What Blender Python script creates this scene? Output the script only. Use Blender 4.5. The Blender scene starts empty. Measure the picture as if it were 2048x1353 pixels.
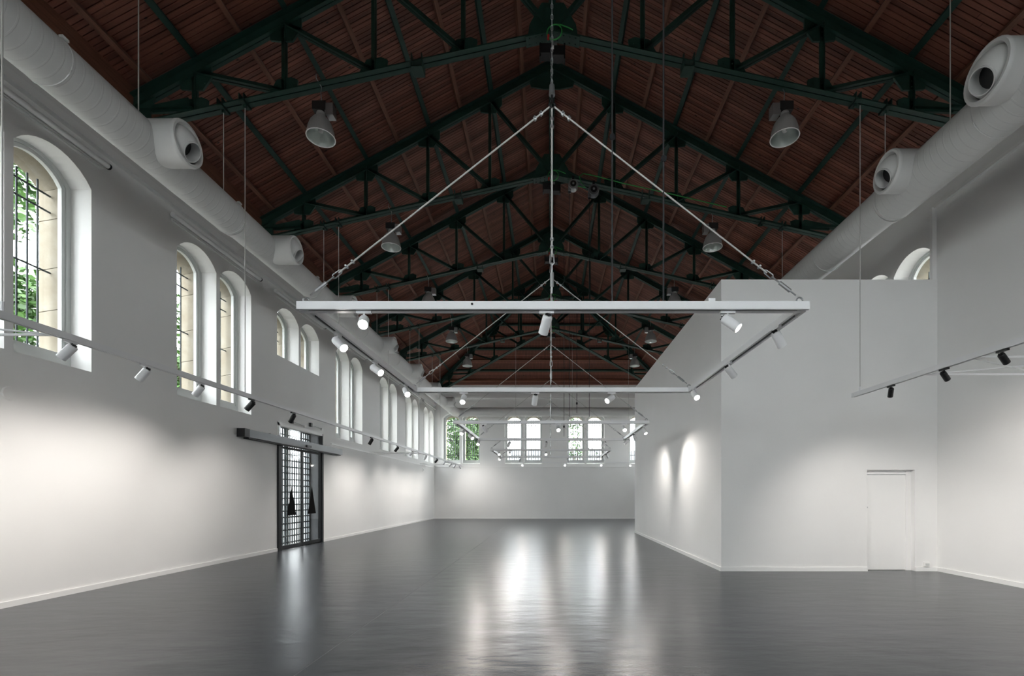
import bpy, math, random
from mathutils import Vector, Matrix
R = math.radians
random.seed(7)
SC = bpy.context.scene
COL = SC.collection

# ------------------------------------------------------------------ camera
F_PX, VPX, VPY, CAM_H = 967.1, 1100.0, 990.0, 1.6
cam_d = bpy.data.cameras.new('camera')
cam_d.sensor_fit = 'HORIZONTAL'; cam_d.sensor_width = 36.0
cam_d.lens = 36.0 * F_PX / 2048.0
cam_d.shift_x = (1024.0 - VPX) / 2048.0
cam_d.shift_y = (VPY - 676.5) / 2048.0
cam_d.clip_end = 300
cam = bpy.data.objects.new('camera', cam_d); COL.objects.link(cam)
cam.location = (0, 0, CAM_H); cam.rotation_euler = (R(90), 0, 0)
SC.camera = cam

# ------------------------------------------------------------------ world, exposure
w = bpy.data.worlds.new('world'); SC.world = w; w.use_nodes = True
bg = w.node_tree.nodes['Background']
bg.inputs['Color'].default_value = (0.93, 0.97, 1.0, 1)
bg.inputs['Strength'].default_value = 1.0
vs = SC.view_settings
vs.view_transform = 'Standard'; vs.look = 'None'; vs.gamma = 1.0; vs.use_curve_mapping = False
vs.exposure = 4.0
SPOT_W = 9.0

# ------------------------------------------------------------------ main dimensions (metres)
XL, XR = -7.7, 8.1            # inner wall faces
YF, YB = -4.5, 32.2           # wall behind the camera, far wall
XC = 0.05                     # ridge line
PITCH = 0.545
ZR = 13.15                    # underside of the boards at the ridge
YH = 24.4                     # where the hip begins
TRUSS_Y = [4.9, 8.8, 12.7, 16.6, 20.5, 24.4]
DUCT_L, DUCT_R, DUCT_ZL, DUCT_ZR = -5.94, 6.1, 6.74, 6.83
TRACK_X, TRACK_Z = 5.55, 3.4

# ------------------------------------------------------------------ material helpers
def mat(name, col, rough=0.6, metal=0.0, build=None, spec=0.5):
    m = bpy.data.materials.new(name); m.use_nodes = True
    nt = m.node_tree; b = nt.nodes['Principled BSDF']
    b.inputs['Base Color'].default_value = (*col, 1)
    b.inputs['Roughness'].default_value = rough
    b.inputs['Metallic'].default_value = metal
    b.inputs['Specular IOR Level'].default_value = spec
    if build: build(nt, b)
    return m
def N(nt, t, **kw):
    n = nt.nodes.new(t)
    for k, v in kw.items(): setattr(n, k, v)
    return n
def pos_map(nt, scale=(1, 1, 1)):
    g = N(nt, 'ShaderNodeNewGeometry'); mp = N(nt, 'ShaderNodeMapping')
    mp.inputs['Scale'].default_value = scale
    nt.links.new(g.outputs['Position'], mp.inputs['Vector'])
    return mp.outputs['Vector']
def noise(nt, vec, scale, detail=3, rough=0.5):
    n = N(nt, 'ShaderNodeTexNoise')
    n.inputs['Scale'].default_value = scale; n.inputs['Detail'].default_value = detail
    n.inputs['Roughness'].default_value = rough
    if vec is not None: nt.links.new(vec, n.inputs['Vector'])
    return n.outputs['Fac']
def ramp(nt, fac, stops):
    r = N(nt, 'ShaderNodeValToRGB'); e = r.color_ramp.elements
    while len(e) < len(stops): e.new(0.5)
    for i, (p, c) in enumerate(stops):
        e[i].position = p; e[i].color = (*c, 1) if len(c) == 3 else c
    nt.links.new(fac, r.inputs['Fac'])
    return r.outputs['Color']
def bump(nt, b, h, strength=0.2, dist=0.01):
    n = N(nt, 'ShaderNodeBump'); n.inputs['Strength'].default_value = strength; n.inputs['Distance'].default_value = dist
    nt.links.new(h, n.inputs['Height']); nt.links.new(n.outputs['Normal'], b.inputs['Normal'])
def mixc(nt, fac, a, c, mode='MIX'):
    m = N(nt, 'ShaderNodeMix', data_type='RGBA', blend_type=mode)
    if isinstance(fac, float): m.inputs['Factor'].default_value = fac
    else: nt.links.new(fac, m.inputs['Factor'])
    for s, v in ((6, a), (7, c)):
        if isinstance(v, tuple): m.inputs[s].default_value = (*v, 1)
        else: nt.links.new(v, m.inputs[s])
    return m.outputs[2]

def b_wall(nt, b):
    v = pos_map(nt); n1 = noise(nt, v, 0.7, 3)
    nt.links.new(ramp(nt, n1, [(0.3, (0.835, 0.83, 0.82)), (0.7, (0.865, 0.86, 0.85))]), b.inputs['Base Color'])
    bump(nt, b, noise(nt, v, 14, 4), 0.12, 0.006)
def b_floor(nt, b):
    n1 = noise(nt, pos_map(nt, (0.5, 1.1, 1)), 0.7, 5, 0.6)
    nt.links.new(ramp(nt, n1, [(0.3, (0.040, 0.044, 0.051)), (0.7, (0.060, 0.064, 0.072))]), b.inputs['Base Color'])
    big = noise(nt, pos_map(nt, (1.1, 2.6, 1)), 1.3, 3, 0.5); fine = noise(nt, pos_map(nt), 60, 2, 0.5)
    ad = N(nt, 'ShaderNodeMath', operation='MULTIPLY_ADD'); ad.inputs[1].default_value = 0.06
    nt.links.new(fine, ad.inputs[0]); nt.links.new(big, ad.inputs[2])
    bump(nt, b, ad.outputs[0], 0.42, 0.02)
def b_timber(nt, b):
    # grain runs up the slope (x), boards are 9 cm wide in y; colour varies from board to board
    g = N(nt, 'ShaderNodeNewGeometry'); sp = N(nt, 'ShaderNodeSeparateXYZ'); nt.links.new(g.outputs['Position'], sp.inputs[0])
    d = N(nt, 'ShaderNodeMath', operation='DIVIDE'); nt.links.new(sp.outputs['Y'], d.inputs[0]); d.inputs[1].default_value = 0.09
    fl = N(nt, 'ShaderNodeMath', operation='FLOOR'); nt.links.new(d.outputs[0], fl.inputs[0])
    wn = N(nt, 'ShaderNodeTexWhiteNoise', noise_dimensions='1D'); nt.links.new(fl.outputs[0], wn.inputs['W'])
    base = ramp(nt, wn.outputs['Value'], [(0.0, (0.13, 0.044, 0.027)), (0.5, (0.205, 0.072, 0.045)), (1.0, (0.29, 0.110, 0.070))])
    gr = noise(nt, pos_map(nt, (0.9, 16, 1.6)), 3.0, 5, 0.6)
    c = mixc(nt, gr, (0.55, 0.5, 0.48), (1.25, 1.2, 1.2))
    c2 = mixc(nt, 1.0, base, c, 'MULTIPLY')
    vo = N(nt, 'ShaderNodeTexVoronoi'); vo.inputs['Scale'].default_value = 3.4
    nt.links.new(pos_map(nt, (0.7, 1.5, 1)), vo.inputs['Vector'])
    kn = ramp(nt, vo.outputs['Distance'], [(0.05, (0.10, 0.08, 0.08)), (0.115, (1, 1, 1))])
    nt.links.new(mixc(nt, 1.0, c2, kn, 'MULTIPLY'), b.inputs['Base Color'])
    bump(nt, b, gr, 0.25, 0.004)
def b_green(nt, b):
    n1 = noise(nt, pos_map(nt), 5, 3)
    nt.links.new(ramp(nt, n1, [(0.3, (0.007, 0.036, 0.026)), (0.75, (0.012, 0.052, 0.038))]), b.inputs['Base Color'])
def b_duct(nt, b):
    wv = N(nt, 'ShaderNodeTexWave', wave_type='BANDS', bands_direction='Y'); wv.inputs['Scale'].default_value = 2.6
    wv.inputs['Distortion'].default_value = 0.6; wv.inputs['Detail'].default_value = 1
    nt.links.new(pos_map(nt, (0.12, 1, 0.25)), wv.inputs['Vector'])
    sh = ramp(nt, wv.outputs['Fac'], [(0.90, (0, 0, 0)), (0.97, (1, 1, 1))])
    bump(nt, b, sh, 0.35, 0.008)
def b_stone(nt, b):
    n1 = noise(nt, pos_map(nt), 2.2, 5, 0.65)
    nt.links.new(ramp(nt, n1, [(0.3, (0.21, 0.175, 0.125)), (0.55, (0.27, 0.24, 0.185)), (0.75, (0.32, 0.295, 0.25))]), b.inputs['Base Color'])
    bump(nt, b, noise(nt, pos_map(nt), 25, 4), 0.3, 0.01)
def b_leaf(nt, b):
    oi = noise(nt, pos_map(nt), 1.6, 2)
    nt.links.new(ramp(nt, oi, [(0.3, (0.020, 0.060, 0.010)), (0.7, (0.055, 0.13, 0.022))]), b.inputs['Base Color'])
def b_bark(nt, b):
    n1 = noise(nt, pos_map(nt, (6, 6, 1)), 2, 4)
    nt.links.new(ramp(nt, n1, [(0.3, (0.05, 0.035, 0.025)), (0.7, (0.11, 0.085, 0.06))]), b.inputs['Base Color'])
def b_pave(nt, b):
    n1 = noise(nt, pos_map(nt), 1.1, 4)
    nt.links.new(ramp(nt, n1, [(0.3, (0.17, 0.165, 0.15)), (0.7, (0.24, 0.23, 0.21))]), b.inputs['Base Color'])
def b_ptimber(nt, b):
    gr = noise(nt, pos_map(nt, (14, 1.2, 14)), 2.0, 4, 0.6)
    nt.links.new(ramp(nt, gr, [(0.25, (0.12, 0.045, 0.026)), (0.75, (0.24, 0.10, 0.06))]), b.inputs['Base Color'])
def b_brick(nt, b):
    bt = N(nt, 'ShaderNodeTexBrick'); bt.inputs['Scale'].default_value = 2.2
    bt.inputs['Color1'].default_value = (0.22, 0.11, 0.08, 1); bt.inputs['Color2'].default_value = (0.26, 0.14, 0.10, 1)
    bt.inputs['Mortar'].default_value = (0.25, 0.23, 0.2, 1)
    nt.links.new(pos_map(nt), bt.inputs['Vector']); nt.links.new(bt.outputs['Color'], b.inputs['Base Color'])

M = {}
M['wall'] = mat('white_plaster', (0.8, 0.79, 0.78), 0.75, build=b_wall)
M['trim'] = mat('white_trim', (0.89, 0.885, 0.875), 0.45)
M['floor'] = mat('grey_resin', (0.07, 0.07, 0.072), 0.27, build=b_floor, spec=0.38)
M['joint'] = mat('pale_joint', (0.16, 0.16, 0.16), 0.5)
M['timber'] = mat('red_brown_boards', (0.16, 0.055, 0.03), 0.6, build=b_timber)
M['ptimber'] = mat('brown_timber', (0.2, 0.08, 0.05), 0.6, build=b_ptimber)
M['deck'] = mat('dark_gap', (0.02, 0.012, 0.009), 0.9)
M['green'] = mat('green_paint', (0.012, 0.06, 0.042), 0.5, build=b_green)
M['duct'] = mat('pale_grey_duct', (0.66, 0.66, 0.65), 0.42, build=b_duct)
M['nozzle'] = mat('pale_grey_nozzle', (0.68, 0.68, 0.67), 0.4)
M['white'] = mat('white_powder_coat', (0.83, 0.83, 0.84), 0.38)
M['black'] = mat('black_plastic', (0.012, 0.012, 0.013), 0.45)
M['darkmetal'] = mat('dark_metal', (0.012, 0.013, 0.015), 0.45, 0.0, spec=0.3)
M['grey'] = mat('grey_aluminium', (0.16, 0.165, 0.175), 0.4, 0.5)
M['steel'] = mat('galvanised_steel', (0.5, 0.51, 0.52), 0.35, 0.9)
M['wire'] = mat('pale_cable', (0.55, 0.54, 0.52), 0.5, 0.2)
M['reflector'] = mat('lamp_reflector', (0.72, 0.76, 0.74), 0.3, 0.85)
M['lampgrey'] = mat('grey_lamp_shell', (0.34, 0.33, 0.32), 0.45, 0.2)
M['frame'] = mat('window_frame_paint', (0.62, 0.64, 0.63), 0.5)
M['stone'] = mat('beige_stone', (0.4, 0.36, 0.28), 0.85, build=b_stone)
M['iron'] = mat('iron_bar', (0.05, 0.06, 0.065), 0.6, 0.4)
M['rubbergreen'] = mat('green_cable', (0.03, 0.35, 0.06), 0.45)
M['redtag'] = mat('red_plastic', (0.5, 0.01, 0.01), 0.4)
M['leaf'] = mat('tree_leaves', (0.04, 0.1, 0.02), 0.5, build=b_leaf)
M['bark'] = mat('tree_bark', (0.08, 0.06, 0.04), 0.9, build=b_bark)
M['pave'] = mat('outdoor_paving', (0.2, 0.195, 0.18), 0.9, build=b_pave)
M['housewall'] = mat('house_render', (0.20, 0.185, 0.17), 0.9)
M['brick'] = mat('house_brick', (0.22, 0.12, 0.09), 0.9, build=b_brick)
M['roofslate'] = mat('house_slate', (0.07, 0.075, 0.085), 0.7)
M['houseglass'] = mat('house_window_glass', (0.03, 0.04, 0.05), 0.1)
M['matteblack'] = mat('matte_black_film', (0.008, 0.008, 0.008), 0.9, spec=0.05)
M['cord'] = mat('dark_cord', (0.025, 0.025, 0.028), 0.7)
def glass_mat(name, tint, refl):
    m = bpy.data.materials.new(name); m.use_nodes = True; nt = m.node_tree
    nt.nodes.remove(nt.nodes['Principled BSDF']); out = nt.nodes['Material Output']
    tr = N(nt, 'ShaderNodeBsdfTransparent'); tr.inputs['Color'].default_value = (*tint, 1)
    gl = N(nt, 'ShaderNodeBsdfGlossy'); gl.inputs['Roughness'].default_value = 0.03
    lw = N(nt, 'ShaderNodeLayerWeight'); pw = N(nt, 'ShaderNodeMath', operation='POWER'); pw.inputs[1].default_value = 5.0
    nt.links.new(lw.outputs['Facing'], pw.inputs[0])
    fr = N(nt, 'ShaderNodeMath', operation='MULTIPLY_ADD'); fr.inputs[1].default_value = 0.85; fr.inputs[2].default_value = refl
    nt.links.new(pw.outputs[0], fr.inputs[0])
    mx = N(nt, 'ShaderNodeMixShader')
    nt.links.new(fr.outputs[0], mx.inputs[0]); nt.links.new(tr.outputs[0], mx.inputs[1]); nt.links.new(gl.outputs[0], mx.inputs[2])
    nt.links.new(mx.outputs[0], out.inputs['Surface'])
    return m
M['glass'] = glass_mat('window_glass', (0.98, 0.99, 0.985), 0.025)
def emit_mat(name, col, s):
    m = bpy.data.materials.new(name); m.use_nodes = True; b = m.node_tree.nodes['Principled BSDF']
    b.inputs['Base Color'].default_value = (*col, 1)
    b.inputs['Emission Color'].default_value = (*col, 1); b.inputs['Emission Strength'].default_value = s
    return m
M['lit'] = emit_mat('lit_lens', (1.0, 0.93, 0.84), 6.0)

# ------------------------------------------------------------------ mesh builder
class MB:
    def __init__(self): self.v = []; self.f = []
    def add(self, vs, fs):
        o = len(self.v); self.v += [tuple(p) for p in vs]; self.f += [tuple(i + o for i in q) for q in fs]
    def hexa(self, p):            # 8 corners: bottom loop 0-3, top loop 4-7
        self.add(p, [(0, 3, 2, 1), (4, 5, 6, 7), (0, 1, 5, 4), (1, 2, 6, 5), (2, 3, 7, 6), (3, 0, 4, 7)])
    def box(self, x0, x1, y0, y1, z0, z1):
        self.hexa([(x0, y0, z0), (x1, y0, z0), (x1, y1, z0), (x0, y1, z0), (x0, y0, z1), (x1, y0, z1), (x1, y1, z1), (x0, y1, z1)])
    def beam(self, p0, p1, a, b, ext_a, ext_b):
        # box from p0 to p1 whose section spans ext_a along unit a and ext_b along unit b
        p0, p1, a, b = map(Vector, (p0, p1, a, b)); c = []
        for p in (p0, p1):
            c += [p + a * ext_a[0] + b * ext_b[0], p + a * ext_a[1] + b * ext_b[0], p + a * ext_a[1] + b * ext_b[1], p + a * ext_a[0] + b * ext_b[1]]
        self.hexa(c)
    def cyl(self, p0, p1, r0, r1=None, n=10, caps=True):
        p0, p1 = Vector(p0), Vector(p1); r1 = r0 if r1 is None else r1
        q = (p1 - p0).to_track_quat('Z', 'Y'); X, Y = q @ Vector((1, 0, 0)), q @ Vector((0, 1, 0)); vs = []
        for p, r in ((p0, r0), (p1, r1)):
            for i in range(n):
                t = 2 * math.pi * i / n; vs.append(p + X * math.cos(t) * r + Y * math.sin(t) * r)
        fs = [(i, (i + 1) % n, n + (i + 1) % n, n + i) for i in range(n)]
        if caps: fs += [tuple(range(n - 1, -1, -1)), tuple(range(n, 2 * n))]
        self.add(vs, fs)
    def lathe(self, prof, org=(0, 0, 0), axis=(0, 0, 1), n=20, cap0=False, cap1=False):
        # prof: list of (radius, distance along axis)
        o = Vector(org); ax = Vector(axis).normalized(); q = ax.to_track_quat('Z', 'Y')
        X, Y = q @ Vector((1, 0, 0)), q @ Vector((0, 1, 0)); vs = []; fs = []
        for r, h in prof:
            for i in range(n):
                t = 2 * math.pi * i / n; vs.append(o + ax * h + X * math.cos(t) * r + Y * math.sin(t) * r)
        for k in range(len(prof) - 1):
            for i in range(n): fs.append((k * n + i, k * n + (i + 1) % n, (k + 1) * n + (i + 1) % n, (k + 1) * n + i))
        if cap0: fs.append(tuple(range(n - 1, -1, -1)))
        if cap1: fs.append(tuple(range((len(prof) - 1) * n, len(prof) * n)))
        self.add(vs, fs)
    def tube(self, pts, r, n=6, closed=False):
        pts = [Vector(p) for p in pts]; m = len(pts); vs = []; fs = []
        for k, p in enumerate(pts):
            a = pts[(k - 1) % m] if (closed or k > 0) else p; b = pts[(k + 1) % m] if (closed or k < m - 1) else p
            d = (b - a).normalized(); up = Vector((0, 0, 1)) if abs(d.z) < 0.9 else Vector((0, 1, 0))
            X = d.cross(up).normalized(); Y = d.cross(X).normalized()
            for i in range(n):
                t = 2 * math.pi * i / n; vs.append(p + X * math.cos(t) * r + Y * math.sin(t) * r)
        for k in range(m if closed else m - 1):
            k2 = (k + 1) % m
            for i in range(n): fs.append((k * n + i, k * n + (i + 1) % n, k2 * n + (i + 1) % n, k2 * n + i))
        if not closed: fs += [tuple(range(n - 1, -1, -1)), tuple(range((m - 1) * n, m * n))]
        self.add(vs, fs)
    def ring(self, c, axis, R_, r, n=14, m=6):
        q = Vector(axis).normalized().to_track_quat('Z', 'Y'); c = Vector(c)
        self.tube([c + q @ Vector((math.cos(2 * math.pi * i / n) * R_, math.sin(2 * math.pi * i / n) * R_, 0)) for i in range(n)], r, m, True)
    def plate(self, poly, y0, y1):     # polygon in x,z extruded along y
        n = len(poly); vs = [(x, y0, z) for x, z in poly] + [(x, y1, z) for x, z in poly]
        self.add(vs, [tuple(range(n - 1, -1, -1)), tuple(range(n, 2 * n))] + [(i, (i + 1) % n, n + (i + 1) % n, n + i) for i in range(n)])
    def loft(self, loops, closed=True):
        n = len(loops[0]); vs = [p for l in loops for p in l]; fs = []
        for k in range(len(loops) - 1):
            for i in range(n if closed else n - 1):
                fs.append((k * n + i, k * n + (i + 1) % n, (k + 1) * n + (i + 1) % n, (k + 1) * n + i))
        self.add(vs, fs)
    def mesh(self, name, m, smooth=False):
        me = bpy.data.meshes.new(name); me.from_pydata(self.v, [], self.f); me.update()
        me.materials.append(M[m] if isinstance(m, str) else m)
        if smooth:
            for p in me.polygons: p.use_smooth = True
            try: me.set_sharp_from_angle(angle=R(38))
            except Exception: pass
        return me
    def build(self, name, m, parent=None, smooth=False, world=False):
        if world and parent is not None:
            l = parent.location; self.v = [(x - l[0], y - l[1], z - l[2]) for x, y, z in self.v]
        return obj(name, self.mesh(name, m, smooth), parent)
def obj(name, me, parent=None, loc=(0, 0, 0), rot=(0, 0, 0)):
    o = bpy.data.objects.new(name, me); COL.objects.link(o); o.parent = parent
    o.location = loc; o.rotation_euler = rot
    return o
def thing(name, loc, label, cat, group=None, rotz=0.0, kind=None):
    o = bpy.data.objects.new(name, None); COL.objects.link(o); o.location = loc; o.rotation_euler = (0, 0, rotz)
    o.empty_display_size = 0.2
    return tag(o, label, cat, group, kind)
def tag(o, label, cat=None, group=None, kind=None):
    o['label'] = label
    if cat: o['category'] = cat
    if group: o['group'] = group
    if kind: o['kind'] = kind
    return o
def copy_tree(src, parent=None):
    c = src.copy(); COL.objects.link(c); c.parent = parent
    for ch in list(src.children): copy_tree(ch, c)
    return c
ORD = ['first', 'second', 'third', 'fourth', 'fifth', 'sixth', 'seventh', 'eighth', 'ninth', 'tenth', 'eleventh', 'twelfth', 'thirteenth', 'fourteenth']

# ================================================================== THE SETTING
b = MB(); b.box(XL - 0.3, XR + 0.3, YF - 0.3, YB + 0.3, -0.2, 0)
floor = tag(b.build('floor', 'floor'), 'dark grey polished resin floor of the hall', 'floor', kind='structure')
b = MB(); b.box(-2.26, -2.252, YF, 24, -0.01, 0.0015); b.build('floor_joint', 'joint', floor)

# ---- walls with arched openings ------------------------------------------------
W_OPEN, SILL, SPRING, RISE = 1.18, 3.66, 6.72, 0.31
SILL_S = 5.55
REV = 0.44
STD = 0.74                    # outer face of the stone surround
def arch_z(u, w_, spring, rise):
    if rise <= 0: return spring
    Rr = (w_ * w_ / 4 + rise * rise) / (2 * rise)
    return spring + rise - Rr + math.sqrt(max(Rr * Rr - u * u, 0))
def outline(w_, sill, spring, rise, n=12):
    pts = [(-w_ / 2, sill)]
    for i in range(n + 1):
        u = -w_ / 2 + w_ * i / n; pts.append((u, arch_z(u, w_, spring, rise)))
    pts.append((w_ / 2, sill))
    return pts
def wall_skin(name, u0, u1, z1, holes, tf, label, gable=None):
    # holes: (centre, width, sill, spring, rise, depth, sill_lift);  tf(u, d, z) -> world point
    us = {u0, u1}
    for (c, w_, s, sp, r, dp, lf) in holes:
        for i in range(13): us.add(round(c - w_ / 2 + w_ * i / 12, 5))
    if gable: us.add(gable[0])
    us = sorted(us); b = MB()
    def top(u): return gable[1] - PITCH * abs(u - gable[0]) if gable else z1
    for ua, ub in zip(us, us[1:]):
        um = (ua + ub) / 2
        hs = sorted([h for h in holes if abs(um - h[0]) < h[1] / 2], key=lambda h: h[2])
        la = lb = 0.0
        for h in hs + [None]:
            za, zb = (h[2], h[2]) if h else (top(ua), top(ub))
            if za > la + 1e-6 or zb > lb + 1e-6:
                b.add([tf(ua, 0, la), tf(ub, 0, lb), tf(ub, 0, zb), tf(ua, 0, za)], [(0, 1, 2, 3)])
            if h: la, lb = arch_z(ua - h[0], h[1], h[3], h[4]), arch_z(ub - h[0], h[1], h[3], h[4])
    for (c, w_, s, sp, r, dp, lf) in holes:
        o0 = outline(w_, s, sp, r); o1 = outline(w_, s + lf, sp, r)
        b.loft([[tf(c + u, 0, z) for u, z in o0], [tf(c + u, dp, z) for u, z in o1]], closed=True)
    return tag(b.build(name, 'wall'), label, 'wall', kind='structure')
tf_left = lambda u, d, z: (XL - d, u, z)
tf_right = lambda u, d, z: (XR + d, u, z)
tf_back = lambda u, d, z: (u, YB + d, z)
tf_front = lambda u, d, z: (u, YF - d, z)
PAIR_L = [-1.2, 2.7, 6.88, 11.22, 14.88, 18.6, 23.1, 26.97, 30.7]
PAIR_R = [11.45, 15.3, 19.2, 23.2, 27.1, 30.7]
PAIR_B = [-5.91, -1.77, 2.38, 6.52]
PAIR_F = [-5.2, -1.6, 2.0, 5.6]
DOOR_Y0, DOOR_Y1, DOOR_Z = 13.66, 16.37, 3.65
def hole(c, small=False): return (c, W_OPEN, SILL_S if small else SILL, SPRING, RISE, REV, 0.02 if small else 0.10)
holesL = [hole(p + s * 0.65, abs(p - 14.88) < .1) for p in PAIR_L for s in (-1, 1)]
holesL.append(((DOOR_Y0 + DOOR_Y1) / 2, DOOR_Y1 - DOOR_Y0, 0.0, DOOR_Z, 0.0, 0.62, 0.0))
WT = 9.25
wall_left = wall_skin('wall_left', YF - 0.2, YB + 0.2, WT, holesL, tf_left, 'long white plastered wall with pairs of tall arched windows and the glass door')
wall_right = wall_skin('wall_right', YF - 0.2, YB + 0.2, WT, [hole(p + s * 0.65) for p in PAIR_R for s in (-1, 1)], tf_right, 'white plastered wall rising behind the white box room')
wall_back = wall_skin('wall_back', XL - 0.1, XR + 0.1, WT, [hole(p + s * 0.65) for p in PAIR_B for s in (-1, 1)], tf_back, 'white far end wall with four pairs of barred arched windows')
wall_front = wall_skin('wall_front', XL - 0.1, XR + 0.1, WT, [hole(p + s * 0.65) for p in PAIR_F for s in (-1, 1)], tf_front, 'white end wall behind the viewpoint', gable=(XC, ZR + 0.2))

# ---- windows -------------------------------------------------------------------
def win_template(small, br=0.014):
    s = 0.0; sp = SPRING - (SILL_S if small else SILL); lf = 0.02 if small else 0.10; parts = []
    def L(pts, d): return [(u, d, z) for u, z in pts]
    o_out = outline(W_OPEN + 0.01, s + lf - 0.02, sp, RISE + 0.005)
    o_mid = outline(W_OPEN - 0.15, s + lf + 0.10, sp - 0.03, RISE - 0.02)
    o_in = outline(W_OPEN - 0.27, s + lf + 0.17, sp - 0.06, RISE - 0.05)
    b = MB(); b.loft([L(o_out, 0.40), L(o_out, 0.345), L(o_mid, 0.345), L(o_mid, 0.40)]); parts.append(('window_frame', b.mesh('window_frame', 'frame')))
    b = MB(); b.loft([L(o_mid, 0.42), L(o_mid, 0.365), L(o_in, 0.365), L(o_in, 0.43)]); parts.append(('sash', b.mesh('sash', 'frame')))
    b = MB(); n = len(o_in); b.add(L(o_in, 0.395) + L(o_in, 0.403), [tuple(range(n)), tuple(range(2 * n - 1, n - 1, -1))]); parts.append(('pane', b.mesh('pane', 'glass')))
    # stone surround outside the glass
    o_big = outline(W_OPEN + 0.5, s - 0.3, sp + 0.1, RISE + 0.1)
    o_a = outline(W_OPEN - 0.17, s + lf + 0.02, sp - 0.03, RISE - 0.02)
    o_b = outline(W_OPEN - 0.27, s + lf - 0.04, sp - 0.12, RISE - 0.08)
    b = MB(); b.loft([L(o_big, REV), L(o_a, REV), L(o_a, REV + 0.02)]); parts.append(('stone_rebate', b.mesh('stone_rebate', 'stone')))
    n = len(o_a)
    # jamb, sill and arch blocks
    segs = []
    nj = 2 if small else 4
    def lerp(p, q, t): return (p[0] + (q[0] - p[0]) * t, p[1] + (q[1] - p[1]) * t)
    def blk(a0, a1, b0, b1):
        # faces of one block: room end loop a, outer end loop b, thickness away from the opening
        cx, cz = 0.0, sp / 2
        def off(p): return (p[0] + (0.22 if p[0] > 0 else -0.22) * (abs(p[0]) > 0.3), p[1] + (0.22 if p[1] > sp - 0.25 else 0))
        bb = MB()
        q = []
        for pts, d in ((( a0, a1), REV + 0.02), ((b0, b1), STD)):
            for p in pts: q.append((p[0], d, p[1]))
            for p in reversed(pts): o = off(p); q.append((o[0], d, o[1]))
        bb.hexa(q); return bb
    for side in (0, 1):
        A = (o_a[0], o_a[1]) if side == 0 else (o_a[-1], o_a[-2]); B_ = (o_b[0], o_b[1]) if side == 0 else (o_b[-1], o_b[-2])
        cuts = [0, 0.31, 0.55, 0.83, 1.0] if nj == 4 else [0, 0.55, 1.0]
        for t0, t1 in zip(cuts, cuts[1:]):
            segs.append(blk(lerp(*A, t0 + 0.002), lerp(*A, t1 - 0.002), lerp(*B_, t0 + 0.002), lerp(*B_, t1 - 0.002)))
    for i0, i1 in ((1, 4), (4, 7), (7, 10), (10, 13)):
        bb = MB()
        for i in range(i0, i1):
            t = blk(o_a[i], o_a[i + 1], o_b[i], o_b[i + 1]); bb.add(t.v, t.f)
        segs.append(bb)
    for sgm in segs: parts.append(('stone_block', sgm.mesh('stone_block', 'stone')))
    b = MB(); b.hexa([(o_a[0][0] - .2, REV + .02, s - .3), (o_a[-1][0] + .2, REV + .02, s - .3), (o_b[-1][0] + .2, STD + .04, s - .3), (o_b[0][0] - .2, STD + .04, s - .3),
                      (o_a[0][0] - .2, REV + .02, s + lf + .02), (o_a[-1][0] + .2, REV + .02, s + lf + .02), (o_b[-1][0] + .2, STD + .04, s + lf - .04), (o_b[0][0] - .2, STD + .04, s + lf - .04)])
    parts.append(('stone_sill', b.mesh('stone_sill', 'stone')))
    # iron bars
    vb = MB(); vb.cyl((0, 0.61, s + lf - 0.03), (0, 0.61, sp + 0.0), br, n=6); vme = vb.mesh('bar', 'iron')
    hb = MB(); hb.cyl((-W_OPEN / 2 + .10, 0.585, 0), (W_OPEN / 2 - .10, 0.585, 0), br + .001, n=6); hme = hb.mesh('bar', 'iron')
    bars = [(vme, (0.155 * k, 0, 0)) for k in (-2, -1, 0, 1, 2)]
    base = SILL_S if small else SILL
    bars += [(hme, (0, 0, z - base)) for z in (6.54, 6.27, 5.27, 4.27) if z - base > 0.25]
    return parts, bars
TPL = {False: win_template(False), True: win_template(True), 'far': win_template(False, 0.022)}
win_count = [0]
def window(loc, rotz, small, label, blocks=True):
    win_count[0] += 1
    o = thing('window_%d' % win_count[0], loc, label, 'window', rotz=rotz, kind='structure')
    parts, bars = TPL[small]
    for nm, me in parts: obj(nm, me, o)
    for me, l in bars: obj('bar', me, o, l)
    return o
NEARFAR = ('nearer', 'farther')
for i, p in enumerate(PAIR_L):
    for j, s in enumerate((-1, 1)):
        small = abs(p - 14.88) < .1
        if p < 5: lab = '%s arched window of the left wall pair behind the viewpoint, pair %s' % (NEARFAR[j], 'one' if i == 0 else 'two')
        elif small: lab = '%s of the two short arched windows above the glass door' % NEARFAR[j]
        else:
            k = i - 2
            lab = '%s tall arched window of the %s pair along the left wall, counted from the viewer' % (NEARFAR[j], ORD[k])
        window((XL, p + s * 0.65, SILL_S if small else SILL), R(90), small, lab)
for i, p in enumerate(PAIR_B):
    for j, s in enumerate((-1, 1)):
        window((p + s * 0.65, YB, SILL), 0, 'far', '%s barred arched window of the %s pair from the left on the far wall' % (('left', 'right')[j], ORD[i]))
for i, p in enumerate(PAIR_R):
    for j, s in enumerate((-1, 1)):
        window((XR, p + s * 0.65, SILL), R(-90), False, ('%s arched window peeping over the white box room on the right' if i == 0 else '%s arched right wall window hidden behind the box room, ' + ORD[i] + ' pair') % NEARFAR[j])
for i, p in enumerate(PAIR_F):
    for j, s in enumerate((-1, 1)):
        window((p + s * 0.65, YF, SILL), R(180), False, '%s arched window of the %s pair in the wall behind the viewpoint' % (('left', 'right')[j], ORD[i]))

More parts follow.
